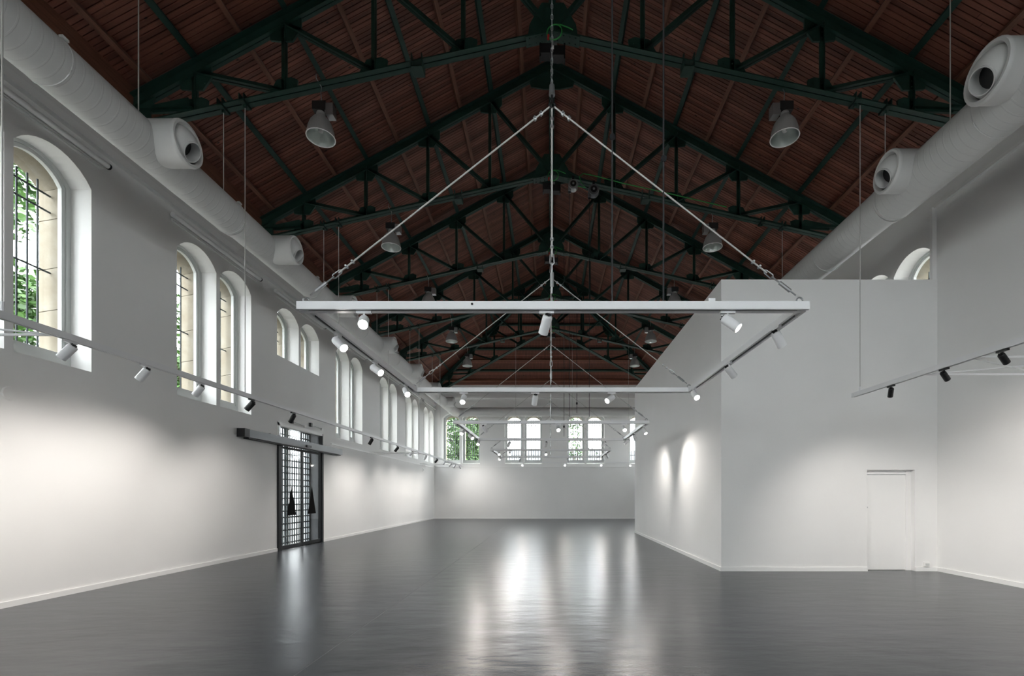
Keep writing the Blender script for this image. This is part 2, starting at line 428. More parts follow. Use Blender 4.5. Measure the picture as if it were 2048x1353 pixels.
# sampling guides for the daylight, one per row of windows (they emit nothing themselves)
def portal(loc, rot, sx, sy):
    pl = bpy.data.lights.new('daylight_portal', 'AREA'); pl.shape = 'RECTANGLE'; pl.size = sx; pl.size_y = sy; pl.cycles.is_portal = True
    po = bpy.data.objects.new('daylight_portal', pl); COL.objects.link(po); po.location = loc; po.rotation_euler = rot
PH, PC = SPRING + RISE - SILL, (SPRING + RISE + SILL) / 2
portal((XL - .3, (PAIR_L[0] + PAIR_L[-1]) / 2, PC), (R(-90), 0, R(90)), PAIR_L[-1] - PAIR_L[0] + 2.5, PH)
portal((XR + .3, (PAIR_R[0] + PAIR_R[-1]) / 2, PC), (R(-90), 0, R(-90)), PAIR_R[-1] - PAIR_R[0] + 2.5, PH)
portal(((PAIR_B[0] + PAIR_B[-1]) / 2, YB + .3, PC), (R(-90), 0, 0), PAIR_B[-1] - PAIR_B[0] + 2.5, PH)
portal(((PAIR_F[0] + PAIR_F[-1]) / 2, YF - .3, PC), (R(-90), 0, R(180)), PAIR_F[-1] - PAIR_F[0] + 2.5, PH)

# ---- the white box room (partition) ----------------------------------------------
PX, PY0, PY1, PZ = 3.58, 10.11, 20.4, 6.1
DX0, DX1, DZ = 6.63, 7.63, 2.12        # recessed white door
t_f = lambda u, d, z: (u, PY0 + d, z)
bm_ = MB()
for (x0, x1, z0, z1) in ((PX, DX0, 0, PZ), (DX1, XR + .02, 0, PZ), (DX0, DX1, DZ, PZ)):
    bm_.add([t_f(x0, 0, z0), t_f(x1, 0, z0), t_f(x1, 0, z1), t_f(x0, 0, z1)], [(0, 1, 2, 3)])
bm_.loft([[t_f(u, 0, z) for u, z in ((DX0, 0), (DX0, DZ), (DX1, DZ), (DX1, 0))], [t_f(u, 0.14, z) for u, z in ((DX0, 0), (DX0, DZ), (DX1, DZ), (DX1, 0))]], closed=False)
bm_.add([(PX, PY0, 0), (PX, PY1, 0), (PX, PY1, PZ), (PX, PY0, PZ)], [(0, 3, 2, 1)])
bm_.add([(PX, PY1, 0), (XR, PY1, 0), (XR, PY1, PZ), (PX, PY1, PZ)], [(0, 3, 2, 1)])
bm_.add([(PX, PY0, PZ), (XR, PY0, PZ), (XR, PY1, PZ), (PX, PY1, PZ)], [(0, 1, 2, 3)])
tag(bm_.build('wall_partition', 'wall'), 'large white box room standing against the right wall', 'wall', kind='structure')
d1 = thing('door_1', (DX0, PY0 + 0.14, 0), 'plain white recessed door in the front of the white box room', 'door', kind='structure')
b = MB(); b.box(0.03, 0.90, 0.0, 0.05, 0.008, DZ - 0.10); b.build('door_leaf', 'trim', d1)
b = MB(); b.box(-0.01, 0.03, -0.02, 0.06, 0, DZ); b.box(0.90, 1.01, -0.02, 0.06, 0, DZ); b.box(0.03, 0.90, -0.02, 0.06, DZ - 0.03, DZ); b.build('door_frame', 'trim', d1)
b = MB(); b.box(0.03, 0.90, -0.05, 0.0, DZ - 0.085, DZ - 0.05); b.build('closer_rail', 'trim', d1)
b = MB(); b.cyl((0.07, 0.0, 1.33), (0.07, -0.03, 1.33), 0.02, n=10); b.build('latch', 'steel', d1)
# small post and cable strip where the box meets the right wall
b = MB(); b.box(XR - 0.09, XR, 10.13, 10.20, PZ, 7.62); b.box(XR - 0.06, XR, 3, 10.2, 7.60, 7.66)
tag(b.build('trim_1', 'trim'), 'white edge strip running up the right wall above the box room', 'trim', kind='structure')

# ---- trims ----------------------------------------------------------------------
def strip(name, x0, x1, y0, y1, z0, z1, label, m='trim'):
    b = MB(); b.box(min(x0, x1), max(x0, x1), min(y0, y1), max(y0, y1), z0, z1)
    return tag(b.build(name, m), label, 'trim', kind='structure')
BB = 0.085
b = MB(); b.box(XL, XL + .024, YF, DOOR_Y0 - 0.02, 0, BB); b.box(XL, XL + .024, DOOR_Y1 + .02, YB, 0, BB)
tag(b.build('baseboard_left', 'trim'), 'low white baseboard along the left wall', 'baseboard', kind='structure')
strip('baseboard_back', XL, PX + 5, YB - .024, YB, 0, BB, 'low white baseboard along the far wall').__setitem__('category', 'baseboard')
b = MB(); b.box(PX - .024, DX0 - 0.0, PY0 - .024, PY0, 0, BB); b.box(DX1, XR, PY0 - .024, PY0, 0, BB); b.box(PX - .024, PX, PY0, PY1, 0, BB)
tag(b.build('baseboard_partition', 'trim'), 'white baseboard around the foot of the box room', 'baseboard', kind='structure')
strip('baseboard_right', XR - .024, XR, YF, PY0 - .02, 0, BB, 'low white baseboard along the near right wall').__setitem__('category', 'baseboard')
strip('trim_2', XL, XL + .10, YF, YB, 7.46, 7.60, 'white cornice ledge high along the left wall')
strip('trim_3', XL, XR, YB - .10, YB, 8.02, 8.14, 'white cornice ledge across the far wall')
strip('trim_4', XL, XL + .035, DOOR_Y1 + 0.6, YB, 3.36, 3.41, 'thin ledge line on the left wall under the far windows')
strip('trim_5', XL, XR, YB - .035, YB, 3.44, 3.49, 'thin ledge line on the far wall under the windows')

# ---- roof: deck, boards, purlins -----------------------------------------------------
def rz(w_): return ZR - PITCH * w_
WL, WR = XC - XL + 0.25, XR - XC + 0.25
HV = YB - YH + 0.25
b = MB(); e = 0.035
def hipx(s, W): return XC + s * W
for s, W in ((-1, WL), (1, WR)):
    x1 = XC + s * W
    b.add([(XC, YF - .2, ZR + e), (x1, YF - .2, rz(W) + e), (x1, YH + W, rz(W) + e), (XC, YH, ZR + e)], [(0, 1, 2, 3)])
b.add([(XC, YH, ZR + e), (XC - HV, YH + HV, rz(HV) + e), (XC + HV, YH + HV, rz(HV) + e)], [(0, 1, 2)])
ceiling = tag(b.build('ceiling', 'deck'), 'pitched roof lined with red brown timber boards', 'ceiling', kind='structure')
PW = 0.09
boards = []                      # (kind, s, w0, w1, y0, y1)
y = 5.2
row = 0
while y < YH + WR:
    for s, W in ((-1, WL), (1, WR)):
        wa = max(0.02, y - YH); wb = W - 0.02
        t = wa; nxt = wa + random.uniform(0.8, 3.2)
        while t < wb - 0.3:
            e1 = min(nxt, wb)
            if wb - e1 < 0.4: e1 = wb
            boards.append(('side', s, t, e1, y, y + PW)); t = e1; nxt = t + random.choice((2.45, 2.45, 3.26, 1.63))
    y += PW
x = -HV
while x < HV:
    wa = abs(x + PW / 2) + 0.03; t = wa; nxt = wa + random.uniform(0.8, 3.0)
    while t < HV - 0.3:
        e1 = min(nxt, HV - 0.02)
        if HV - e1 < 0.4: e1 = HV - 0.02
        boards.append(('hip', 0, t, e1, x, x + PW)); t = e1; nxt = t + 2.45
    x += PW
Ls = math.sqrt(1 + PITCH * PITCH); ANG = math.atan(PITCH)
def board_frame(bd):
    k, s, w0, w1, a, c = bd; wm = (w0 + w1) / 2
    dz = 0.011 + random.uniform(0, 0.003)
    if k == 'side':
        return Vector((XC + s * wm, (a + c) / 2, rz(wm) + dz)), Matrix(((s / Ls, 0, s * PITCH / Ls), (0, 1, 0), (-PITCH / Ls, 0, 1 / Ls))), ((w1 - w0) * Ls - 0.006, PW - 0.014, 0.02)
    return Vector((XC + (a + c) / 2, YH + wm, rz(wm) + dz)), Matrix(((0, 1, 0), (1 / Ls, 0, PITCH / Ls), (-PITCH / Ls, 0, 1 / Ls))), ((w1 - w0) * Ls - 0.006, PW - 0.014, 0.02)
def score(bd):
    p, m, sz = board_frame(bd)
    px, py = VPX + F_PX * p.x / p.y, VPY - F_PX * (p.z - CAM_H) / p.y
    if not (-40 < px < 2090 and -40 < py < 1353): return -1
    return sz[0] / p.length_squared
order = sorted(range(len(boards)), key=lambda i: -score(boards[i]))
near = set(i for i in order[:300] if score(boards[i]) > 0)
ub = MB(); ub.box(-.5, .5, -.5, .5, -.5, .5); unit = ub.mesh('plank', 'timber')
rest = MB()
for i, bd in enumerate(boards):
    p, m, sz = board_frame(bd)
    if i in near:
        o = bpy.data.objects.new('plank', unit); COL.objects.link(o); o.parent = ceiling
        mm = m.to_4x4(); o.location = p; o.rotation_euler = m.to_euler() if m.determinant() > 0 else (m @ Matrix(((1, 0, 0), (0, -1, 0), (0, 0, 1)))).to_euler(); o.scale = sz
    else:
        h = [Vector((sx * sz[0] / 2, sy * sz[1] / 2, sz_ * sz[2] / 2)) for sz_ in (-1, 1) for sx, sy in ((-1, -1), (1, -1), (1, 1), (-1, 1))]
        rest.hexa([p + m @ v for v in h])
tag(rest.build('plank_lining', 'timber', ceiling), 'rows of red brown boards farther along the roof', kind='stuff')
# purlins
for s, W in ((-1, WL), (1, WR)):
    for j in range(1, 10):
        w_ = 0.815 * j; ye = YH + w_ - 0.05
        p0, p1 = Vector((XC + s * w_, YF, rz(w_))), Vector((XC + s * w_, ye, rz(w_)))
        nrm = Vector((s * PITCH, 0, 1)) / Ls; tg = Vector((s, 0, -PITCH)) / Ls; b = MB()
        if j % 2 == 0:
            b.beam(p0, p1, tg, nrm, (-0.05, 0.05), (-0.118, -0.106)); b.beam(p0, p1, tg, nrm, (-0.006, 0.006), (-0.106, -0.012)); b.beam(p0, p1, tg, nrm, (-0.05, 0.05), (-0.014, -0.002))
            b.build('steel_purlin', 'green', ceiling)
        else:
            b.beam(p0, p1, tg, nrm, (-0.045, 0.045), (-0.13, -0.002)); b.build('timber_purlin', 'ptimber', ceiling)
for j in range(1, 10):
    w_ = 0.815 * j; yy = YH + w_
    if yy > YB: break
    nrm = Vector((0, PITCH, 1)) / Ls; tg = Vector((0, 1, -PITCH)) / Ls; b = MB()
    p0, p1 = Vector((XC - w_, yy, rz(w_))), Vector((XC + w_, yy, rz(w_)))
    if j % 2 == 0:
        b.beam(p0, p1, tg, nrm, (-0.05, 0.05), (-0.118, -0.106)); b.beam(p0, p1, tg, nrm, (-0.006, 0.006), (-0.106, -0.012)); b.beam(p0, p1, tg, nrm, (-0.05, 0.05), (-0.014, -0.002))
        b.build('steel_purlin', 'green', ceiling)
    else:
        b.beam(p0, p1, tg, nrm, (-0.045, 0.045), (-0.13, -0.002)); b.build('timber_purlin', 'ptimber', ceiling)
for x0, x1 in ((XL, XL + .14), (XR - .14, XR)):
    b = MB(); b.box(x0, x1, YF, YB, rz(abs(x0 + x1) / 2) - .34, rz(abs(x0 + x1) / 2) + .05); b.build('wall_plate', 'ptimber', ceiling)
b = MB(); b.box(XC - 0.08, XC + 0.08, YF, YH, ZR - 0.22, ZR - 0.205); b.box(XC - 0.008, XC + 0.008, YF, YH, ZR - 0.205, ZR - 0.02); b.build('ridge_purlin', 'green', ceiling)

# ================================================================== ROOF TRUSSES
PAN = 1.63
TZ, BZ, BS = 12.87, 10.02, 0.2237
def tz(w_): return TZ - PITCH * w_
def bz(w_): return BZ - BS * w_
def member(b, p0, p1, web, fl, side, gap=0.014, th=0.011):
    p0, p1 = Vector((p0[0], 0, p0[1])), Vector((p1[0], 0, p1[1])); t = (p1 - p0).normalized()
    n = Vector((-t.z, 0, t.x))
    if n.z < 0 or (abs(n.z) < 1e-4 and n.x < 0): n = -n
    Y = Vector((0, 1, 0)); h = web / 2
    for sy in (-1, 1):
        ys = sorted((sy * gap / 2, sy * (gap / 2 + th))); yf = sorted((sy * gap / 2, sy * (gap / 2 + fl)))
        b.beam(p0, p1, n, Y, (-h, h), ys)
        b.beam(p0, p1, n, Y, (h - th, h) if side > 0 else (-h, -h + th), yf)
def rivets(b, pts, y=0.02, r=0.014):
    for (px, pz) in pts:
        for s in (-1, 1): b.cyl((px, s * (y - 0.006), pz), (px, s * (y + 0.012), pz), r, r * 0.6, n=6)
def build_truss(o, halves=(-1, 1), sx=1.0, wend=(7.74, 8.14)):
    P = lambda s, w_, z: (s * w_ * sx, z)
    for hi, s in enumerate(halves):
        we = wend[0] if s < 0 else wend[1]
        b = MB(); member(b, P(s, 0, tz(0)), P(s, we, tz(we)), 0.19, 0.105, 1); 
        member(b, P(s, 0, tz(0)), P(s, we, tz(we)), 0.19, 0.05, -1, gap=0.036, th=0.008); b.build('top_chord', 'green', o)
        b = MB(); member(b, P(s, 0, bz(0)), P(s, we, bz(we)), 0.10, 0.095, -1); b.build('bottom_chord', 'green', o)
        for k in range(1, 5):
            w_ = PAN * k
            b = MB(); member(b, P(s, w_, bz(w_)), P(s, w_, tz(w_)), 0.075, 0.05, 1); b.build('vertical', 'green', o)
            b = MB(); member(b, P(s, w_, tz(w_) - 0.02), P(s, w_ - PAN, bz(w_ - PAN) + 0.02), 0.09, 0.06, -1); b.build('diagonal', 'green', o)
            # gussets
            q = 1 / sx
            zt = lambda dw: tz(w_ + dw); zb = lambda dw: bz(w_ + dw)
            b = MB(); b.plate([P(s, w_ - .32, zt(-.32)), P(s, w_ + .26, zt(.26)), P(s, w_ + .24, zt(.26) - .20), P(s, w_ + .08, zt(0) - .36), P(s, w_ - .16, zt(0) - .36), P(s, w_ - .32, zt(-.3) - .30)], -0.018, 0.018)
            rivets(b, [P(s, w_ + d, zt(d) - 0.03) for d in (-.24, -.12, 0, .12, .2)] + [P(s, w_, zt(0) - .2), P(s, w_, zt(0) - .3), P(s, w_ - .2, zt(0) - .25)]); b.build('gusset_plate', 'green', o)
            b = MB(); b.plate([P(s, w_ - .24, zb(-.24) - .03), P(s, w_ + .30, zb(.30) - .03), P(s, w_ + .12, zb(.1) + .24), P(s, w_ - .14, zb(-.1) + .24), P(s, w_ - .26, zb(-.24) + .16)], -0.018, 0.018)
            rivets(b, [P(s, w_ + d, zb(d) + 0.02) for d in (-.18, -.06, .06, .18)] + [P(s, w_, zb(0) + .14), P(s, w_, zb(0) + .2), P(s, w_ - .16, zb(0) + .14)]); b.build('gusset_plate', 'green', o)
        w4 = PAN * 4
        b = MB(); member(b, P(s, w4, bz(w4) + 0.10), P(s, we, bz(w4) + 0.06), 0.10, 0.07, -1); b.build('heel_strut', 'green', o)
        b = MB(); b.plate([P(s, w4 + .05, bz(w4) + .02), P(s, w4 + .75, bz(w4) - .02), P(s, w4 + .75, bz(w4) + .12), P(s, w4 + .1, bz(w4) + .26)], -0.022, 0.022); b.build('heel_plate', 'green', o)
        b = MB(); b.plate([P(s, we, tz(we) + .05), P(s, we - .55, tz(we - .55)), P(s, we - .42, tz(we - .4) - .3), P(s, we - .42, bz(we)), P(s, we, bz(we))], -0.022, 0.022); b.build('heel_plate', 'green', o)
        # clamps for the hanging rods, and a saddle bracket
        if sx == 1.0:
            for w_ in ((5.6, 5.99) if s < 0 else (5.5, 6.05)):
                zc = bz(w_); b = MB(); X = s * w_
                b.box(X - .05, X + .05, -.115, .115, zc - .08, zc - .055); b.box(X - .05, X - .035, -.115, .115, zc - .08, zc + .06); b.box(X + .035, X + .05, -.115, .115, zc - .08, zc + .06)
                b.box(X - .02, X + .02, -.02, .02, zc - .13, zc - .08); b.build('rod_clamp', 'green', o)
            X = s * 2.45; zc = bz(2.45); b = MB()
            b.box(X - .10, X - .085, -.12, .12, zc - .16, zc + .07); b.box(X + .085, X + .10, -.12, .12, zc - .16, zc + .07); b.box(X - .10, X + .10, -.12, .12, zc - .175, zc - .16)
            b.build('saddle_bracket', 'green', o)
    ap = halves if len(halves) == 2 else (halves[0],)
    b = MB(); member(b, (0, bz(0)), (0, tz(0)), 0.08, 0.05, 1); b.build('king_post', 'green', o)
    if len(halves) == 2:
        b = MB(); b.plate([(-.62, tz(.62)), (0, tz(0) + .06), (.62, tz(.62)), (.55, tz(.62) - .22), (.22, tz(0) - .62), (-.22, tz(0) - .62), (-.55, tz(.62) - .22)], -0.02, 0.02)
        rivets(b, [(s * d, tz(d) - 0.04) for s in (-1, 1) for d in (.12, .26, .4, .54)] + [(0, tz(0) - .3), (0, tz(0) - .45)]); b.build('ridge_plate', 'green', o)
        b = MB(); b.plate([(-.46, bz(.46) - .03), (0, bz(0) - .03), (.46, bz(.46) - .03), (.42, bz(.4) + .22), (.2, bz(0) + .52), (-.2, bz(0) + .52), (-.42, bz(.4) + .22)], -0.02, 0.02)
        rivets(b, [(s * d, bz(d) + .03) for s in (-1, 1) for d in (.1, .2, .3, .4)] + [(s * .2, bz(0) + .3) for s in (-1, 1)] + [(s * .1, bz(0) + .42) for s in (-1, 1)]); b.build('apex_plate', 'green', o)
        for s in (-1, 1):
            b = MB(); d = Vector((s, 0, -BS)).normalized(); n = Vector((BS * s, 0, 1)).normalized()
            b.beam(Vector((s * .02, 0, bz(.02))), Vector((s * .5, 0, bz(.5))), n, (0, 1, 0), (-0.075, -0.062), (-0.11, 0.11))
            for i in range(4):
                for yy in (-.06, .06):
                    c = Vector((s * (.1 + .11 * i), yy, bz(.1 + .11 * i))) - n * 0.075; b.cyl(c, c - n * 0.012, 0.016, 0.012, n=6)
            b.build('splice_plate', 'green', o)
t0 = thing('roof_truss', (XC, TRUSS_Y[0], 0), 'green riveted steel roof truss above and ahead of the viewpoint, out of frame', 'roof truss', 'green roof trusses')
build_truss(t0)
for i, ty in enumerate(TRUSS_Y[1:]):
    t = copy_tree(t0); t.location = (XC, ty, 0)
    tag(t, '%s green riveted steel roof truss from the viewer%s' % (ORD[i] if i else 'nearest', ', where the hipped end begins' if i == 4 else ''), 'roof truss', 'green roof trusses')
hl = math.sqrt(2)
for s, nm in ((-1, 'left'), (1, 'right')):
    h = thing('hip_truss', (XC, YH + 0.02, 0), 'green diagonal half truss running to the far %s corner of the hipped roof' % nm, 'roof truss', 'hip trusses')
    build_truss(h, (s,), sx=hl, wend=(7.52, 7.52))
    h.rotation_euler = (0, 0, R(135 - 180) if s < 0 else R(45))

# ================================================================== DUCTS
def duct_tube(b, pts, r, n=24): b.tube(pts, r, n)
dl = thing('air_duct', (DUCT_L, 4.0, DUCT_ZL - 0.3), 'long pale round air duct hung along the left wall and across the far wall', 'air duct', 'air ducts')
b = MB(); b.cyl((DUCT_L, YF + .3, DUCT_ZL), (DUCT_L, 9.0, DUCT_ZL), 0.30, n=32); b.build('duct_pipe', 'duct', dl, True, True)
b = MB(); b.cyl((DUCT_L, 9.0, DUCT_ZL), (DUCT_L, 9.25, DUCT_ZL + 0.02), 0.30, 0.277, n=32); b.build('duct_reducer', 'duct', dl, True, True)
b = MB(); b.cyl((DUCT_L, 9.25, DUCT_ZL + .02), (DUCT_L, 30.2, DUCT_ZL + .02), 0.277, n=32); b.build('duct_pipe', 'duct', dl, True, True)
b = MB()
pts = [(DUCT_L, 30.2, DUCT_ZL + .02)] + [(DUCT_L + 0.8 - 0.8 * math.cos(a), 30.2 + 0.8 * math.sin(a), DUCT_ZL + .02 + .14 * a / (math.pi / 2)) for a in [math.pi / 2 * i / 8 for i in range(1, 9)]]
b.tube(pts, 0.285, 24); b.build('duct_elbow', 'duct', dl, True, True)
b = MB(); b.cyl((DUCT_L + .8, 31.0, DUCT_ZL + .16), (6.0, 31.0, DUCT_ZL + .16), 0.29, n=28); b.build('duct_pipe', 'duct', dl, True, True)
for yy, rr, zz in ((5.72, .302, 0), (8.95, .302, 0), (12.0, .28, .02), (15.1, .28, .02), (18.3, .28, .02), (21.6, .28, .02), (25.0, .28, .02), (28.4, .28, .02)):
    b = MB(); b.ring((DUCT_L, yy, DUCT_ZL + zz), (0, 1, 0), rr, 0.008, 32, 6); b.box(DUCT_L + rr * .55, DUCT_L + rr * .55 + .05, yy - .04, yy + .04, DUCT_ZL + zz + rr * .8, DUCT_ZL + zz + rr * .8 + .03)
    b.build('joint_band', 'duct', dl, True, True)
dr = thing('air_duct', (DUCT_R, 4.0, DUCT_ZR - 0.36), 'thick pale round air duct hung along the right side above the box room', 'air duct', 'air ducts')
b = MB(); b.cyl((DUCT_R, YF + .3, DUCT_ZR), (DUCT_R, 8.6, DUCT_ZR), 0.36, n=32); b.build('duct_pipe', 'duct', dr, True, True)
b = MB(); b.cyl((DUCT_R, 8.6, DUCT_ZR), (DUCT_R, 8.85, DUCT_ZR + .02), 0.36, 0.33, n=32); b.build('duct_reducer', 'duct', dr, True, True)
b = MB(); b.cyl((DUCT_R, 8.85, DUCT_ZR + .02), (DUCT_R, 30.4, DUCT_ZR + .02), 0.33, n=32); b.build('duct_pipe', 'duct', dr, True, True)
for yy, rr in ((6.6, .362), (8.56, .362), (10.6, .332), (14, .332)):
    b = MB(); b.ring((DUCT_R, yy, DUCT_ZR), (0, 1, 0), rr, 0.008, 32, 6); b.build('joint_band', 'duct', dr, True, True)
# hanging rods of the ducts
def chord_z(X): return bz(abs(X - XC)) - 0.12
def rod(parent, X, Y, z0, z1, r=0.008, m='wire', nm='hanger_rod'):
    b = MB(); b.cyl((X, Y, z0), (X, Y, z1), r, n=6); b.build(nm, m, parent, False, True)
for ty in TRUSS_Y:
    rod(dl, DUCT_L, ty, DUCT_ZL + 0.27, chord_z(DUCT_L))
    rod(dr, DUCT_R, ty, DUCT_ZR + 0.3, chord_z(DUCT_R))
rod(dl, DUCT_L, 6.98, DUCT_ZL + 0.28, rz(abs(DUCT_L - XC)) - 0.02)
rod(dr, DUCT_R, 7.37, DUCT_ZR + 0.3, rz(abs(DUCT_R - XC)) - 0.02)
# jet nozzles, axis +x in local space, origin on the duct axis
def nozzle_meshes(r):
    ms = []
    b = MB(); b.lathe([(r * .985, 0.1), (r * .985, 0.52), (r, 0.53), (r, 0.56), (r * .96, 0.585), (r * .86, 0.585), (r * .82, 0.565), (r * .80, 0.50)], axis=(1, 0, 0), n=32); ms.append(('nozzle_drum', b.mesh('nozzle_drum', 'nozzle', True)))
    ax = Vector((0.84, 0.05, -0.54)).normalized(); c = Vector((0.44, 0, 0.01)); b = MB(); R0 = r * .80; hr = r * .42
    prof = [(R0 * math.sin(a), R0 * math.cos(a)) for a in [R(110 - i * 8) for i in range(0, 11)] if R0 * math.sin(a) > hr * 1.08]
    hx = math.sqrt(R0 * R0 - (hr * 1.1) ** 2)
    prof += [(hr * 1.10, hx), (hr * 1.10, hx + .03), (hr, hx + .03), (hr, hx - .135)]
    b.lathe(prof, c, ax, 28); ms.append(('jet_ball', b.mesh('jet_ball', 'nozzle', True)))
    b = MB(); b.lathe([(hr, hx - .13), (0.001, hx - .13)], c, ax, 20); ms.append(('jet_throat', b.mesh('jet_throat', 'black')))
    return ms
NZ = {r: nozzle_meshes(r) for r in (0.31, 0.285, 0.345, 0.32)}
def nozzle(duct, r, loc, rotz, label=None):
    ms = NZ[r]; l = Vector(loc) - Vector(duct.location)
    d = obj(ms[0][0], ms[0][1], duct, l, (0, 0, rotz))
    for nm, me in ms[1:]: obj(nm, me, d)
    if label: d['label'] = label
for i, yy in enumerate([7.17, 10.24, 13.3, 16.75, 20.2, 23.55, 27.0]):
    nozzle(dl, 0.31 if i == 0 else 0.285, (DUCT_L, yy, DUCT_ZL + (0.06 if i == 0 else .04)), 0)
for i, (yy, r, zz) in enumerate([(6.12, 0.345, 0.12), (7.95, 0.32, 0.08)]):
    nozzle(dr, r, (DUCT_R, yy, DUCT_ZR + zz), R(180))

# ================================================================== SPOTLIGHTS
def spot_meshes(col):
    ms = {}
    b = MB(); b.box(-.075, .075, -.017, .017, -.026, 0); ms['adapter'] = b.mesh('track_adapter', col)
    b = MB(); b.cyl((0, 0, -.026), (0, 0, -.075), 0.011, n=8); ms['neck'] = b.mesh('neck', col)
    # body along -z, pivot at the rear quarter
    b = MB(); b.lathe([(0.001, .055), (.040, .055), (.048, .047), (.05, .035), (.05, -.135), (.046, -.138), (.043, -.130), (.042, -.118)], n=20); ms['body'] = b.mesh('lamp_body', col, True)
    b = MB(); b.lathe([(0.042, -.120), (0.001, -.120)], n=18); ms['lens_on'] = b.mesh('lens', 'lit'); 
    b = MB(); b.box(-.03, .03, -.006, .006, .055, .075); b.box(-.006, .006, -.03, .03, .055, .072); ms['fin'] = b.mesh('heat_fin', 'black')
    return ms
SP = {'white': spot_meshes('white'), 'black': spot_meshes('black')}
ld = {}
def spot_data(e, ang):
    k = (e, ang)
    if k not in ld:
        l = bpy.data.lights.new('lamp_light', 'SPOT'); l.energy = e; l.spot_size = R(ang); l.spot_blend = 1.0
        l.color = (1.0, 0.94, 0.88); l.shadow_soft_size = 0.04; ld[k] = l
    return ld[k]
def spotlight(X, Y, Z, aim, col, label, group, along='y', e=1.0, ang=74, size=1.0):
    o = thing('track_spotlight', (X, Y, Z), label, 'spotlight', group, rotz=R(90) if along == 'y' else 0)
    m = SP[col]; obj('track_adapter', m['adapter'], o); obj('neck', m['neck'], o)
    q = Vector(aim).normalized().to_track_quat('-Z', 'Y')
    body = bpy.data.objects.new('lamp_body', m['body']); COL.objects.link(body); body.parent = o; body.location = (0, 0, -.045 - .055 * size)
    body.rotation_mode = 'QUATERNION'; body.rotation_quaternion = Matrix.Rotation(-o.rotation_euler[2], 3, 'Z').to_quaternion() @ q
    obj('lens', m['lens_on'], body); obj('heat_fin', m['fin'], body)
    body.scale = (size, size, size)
    l = bpy.data.objects.new('lamp_light', spot_data(SPOT_W * e, ang)); COL.objects.link(l); l.parent = body; l.location = (0, 0, -.145)
    return o

# ---- left track --------------------------------------------------------------------
tl = thing('light_track', (-TRACK_X, 4.0, TRACK_Z), 'long white lighting track hung before the left wall', 'light track', 'lighting tracks')
def track_rail(parent, X, y0, y1, z):
    b = MB(); b.box(X - .03, X + .03, y0, y1, z + .0, z + .055); b.box(X - .03, X - .012, y0, y1, z - .02, z); b.box(X + .012, X + .03, y0, y1, z - .02, z); b.build('track_rail', 'white', parent, False, True)
    b = MB(); b.box(X - .011, X + .011, y0 + .01, y1 - .01, z - .012, z); b.build('track_slot', 'darkmetal', parent, False, True)
track_rail(tl, -TRACK_X, YF + 1, 31.0, TRACK_Z)
for ty in TRUSS_Y:
    rod(tl, -TRACK_X, ty, TRACK_Z + .05, chord_z(-TRACK_X), 0.009)
    b = MB(); b.cyl((-TRACK_X, ty, TRACK_Z + .05), (-TRACK_X, ty, TRACK_Z + .16), 0.016, n=8); b.build('rod_socket', 'white', tl, False, True)
def brace(parent, s, X0, X1, y0, y1, z):
    for a, c in (((X0, y0), (X1, y0)), ((X0, y1), (X1, y1)), ((X0, y0), (X0 + s * 1.95, y1)), ((X0, y1), (X0 + s * 1.95, y0))):
        b = MB(); zz = z if a[1] == c[1] else z - .012
        b.cyl((a[0], a[1], zz), (c[0], c[1], zz), 0.016 if a[1] == c[1] else 0.011, n=8); b.build('brace_bar', 'white', parent, False, True)
brace(tl, -1, -TRACK_X, XL, 4.6, 5.5, TRACK_Z + .02)
for y0 in (20.6, 28.6): brace(tl, -1, -TRACK_X, XL, y0, y0 + .95, TRACK_Z + .02)
colL = ['white'] * 3 + ['black'] * 4 + ['white'] * 2 + ['black'] + ['white'] * 4
yL = [5.59, 6.63, 7.67, 8.99, 10.44, 15.03, 17.57, 19.4, 21.6, 23.7, 25.4, 27.0, 28.2, 29.7]
aimL = [(-1, -.25, -.85), (-1, -.05, -.8), (-1, .1, -.75), (-1, -.1, -.8), (-1, .35, -1.0), (-1, .1, -1.1), (-1, .15, -.8), (-1, -.1, -.8), (-1, .2, -.9), (-.9, .1, -.7), (-1, .1, -.9), (-1, 0, -.8), (-1, .5, -.8), (.8, 2.4, -.95)]
for i, (yy, c, a) in enumerate(zip(yL, colL, aimL)):
    a = (a[0], a[1], a[2] * 1.45)
    spotlight(-TRACK_X, yy, TRACK_Z - .021, a, c, '%s spotlight, %s in line from the viewer on the left wall track' % (c, ORD[i]), 'spotlights on the left track', e=0.85, ang=104)
# ---- right track ---------------------------------------------------------------------
tr = thing('light_track', (TRACK_X, 4.0, TRACK_Z), 'white lighting track with side bracing in front of the right wall', 'light track', 'lighting tracks')
track_rail(tr, TRACK_X, YF + 1, 8.86, TRACK_Z)
for ty in TRUSS_Y[:2]:
    rod(tr, TRACK_X + .08, ty - .02, TRACK_Z + .05, chord_z(TRACK_X), 0.009)
    b = MB(); b.cyl((TRACK_X + .08, ty - .02, TRACK_Z + .03), (TRACK_X + .08, ty - .02, TRACK_Z + .16), 0.016, n=8); b.box(TRACK_X, TRACK_X + .09, ty - .04, ty, TRACK_Z + .02, TRACK_Z + .05); b.build('rod_socket', 'white', tr, False, True)
brace(tr, 1, TRACK_X, XR, 6.38, 7.31, TRACK_Z + .02)
for i, (yy, a) in enumerate(zip([5.93, 6.81, 7.87], [(1, .35, -.85), (1, .45, -.8), (.45, 1.0, -1.6)])):
    spotlight(TRACK_X, yy, TRACK_Z - .021, a, 'black', 'black spotlight on the right track, %s' % ('nearest to the right picture edge', 'middle of the three', 'closest to the box room')[i], 'spotlights on the right track', e=1.0, ang=102, size=0.78)

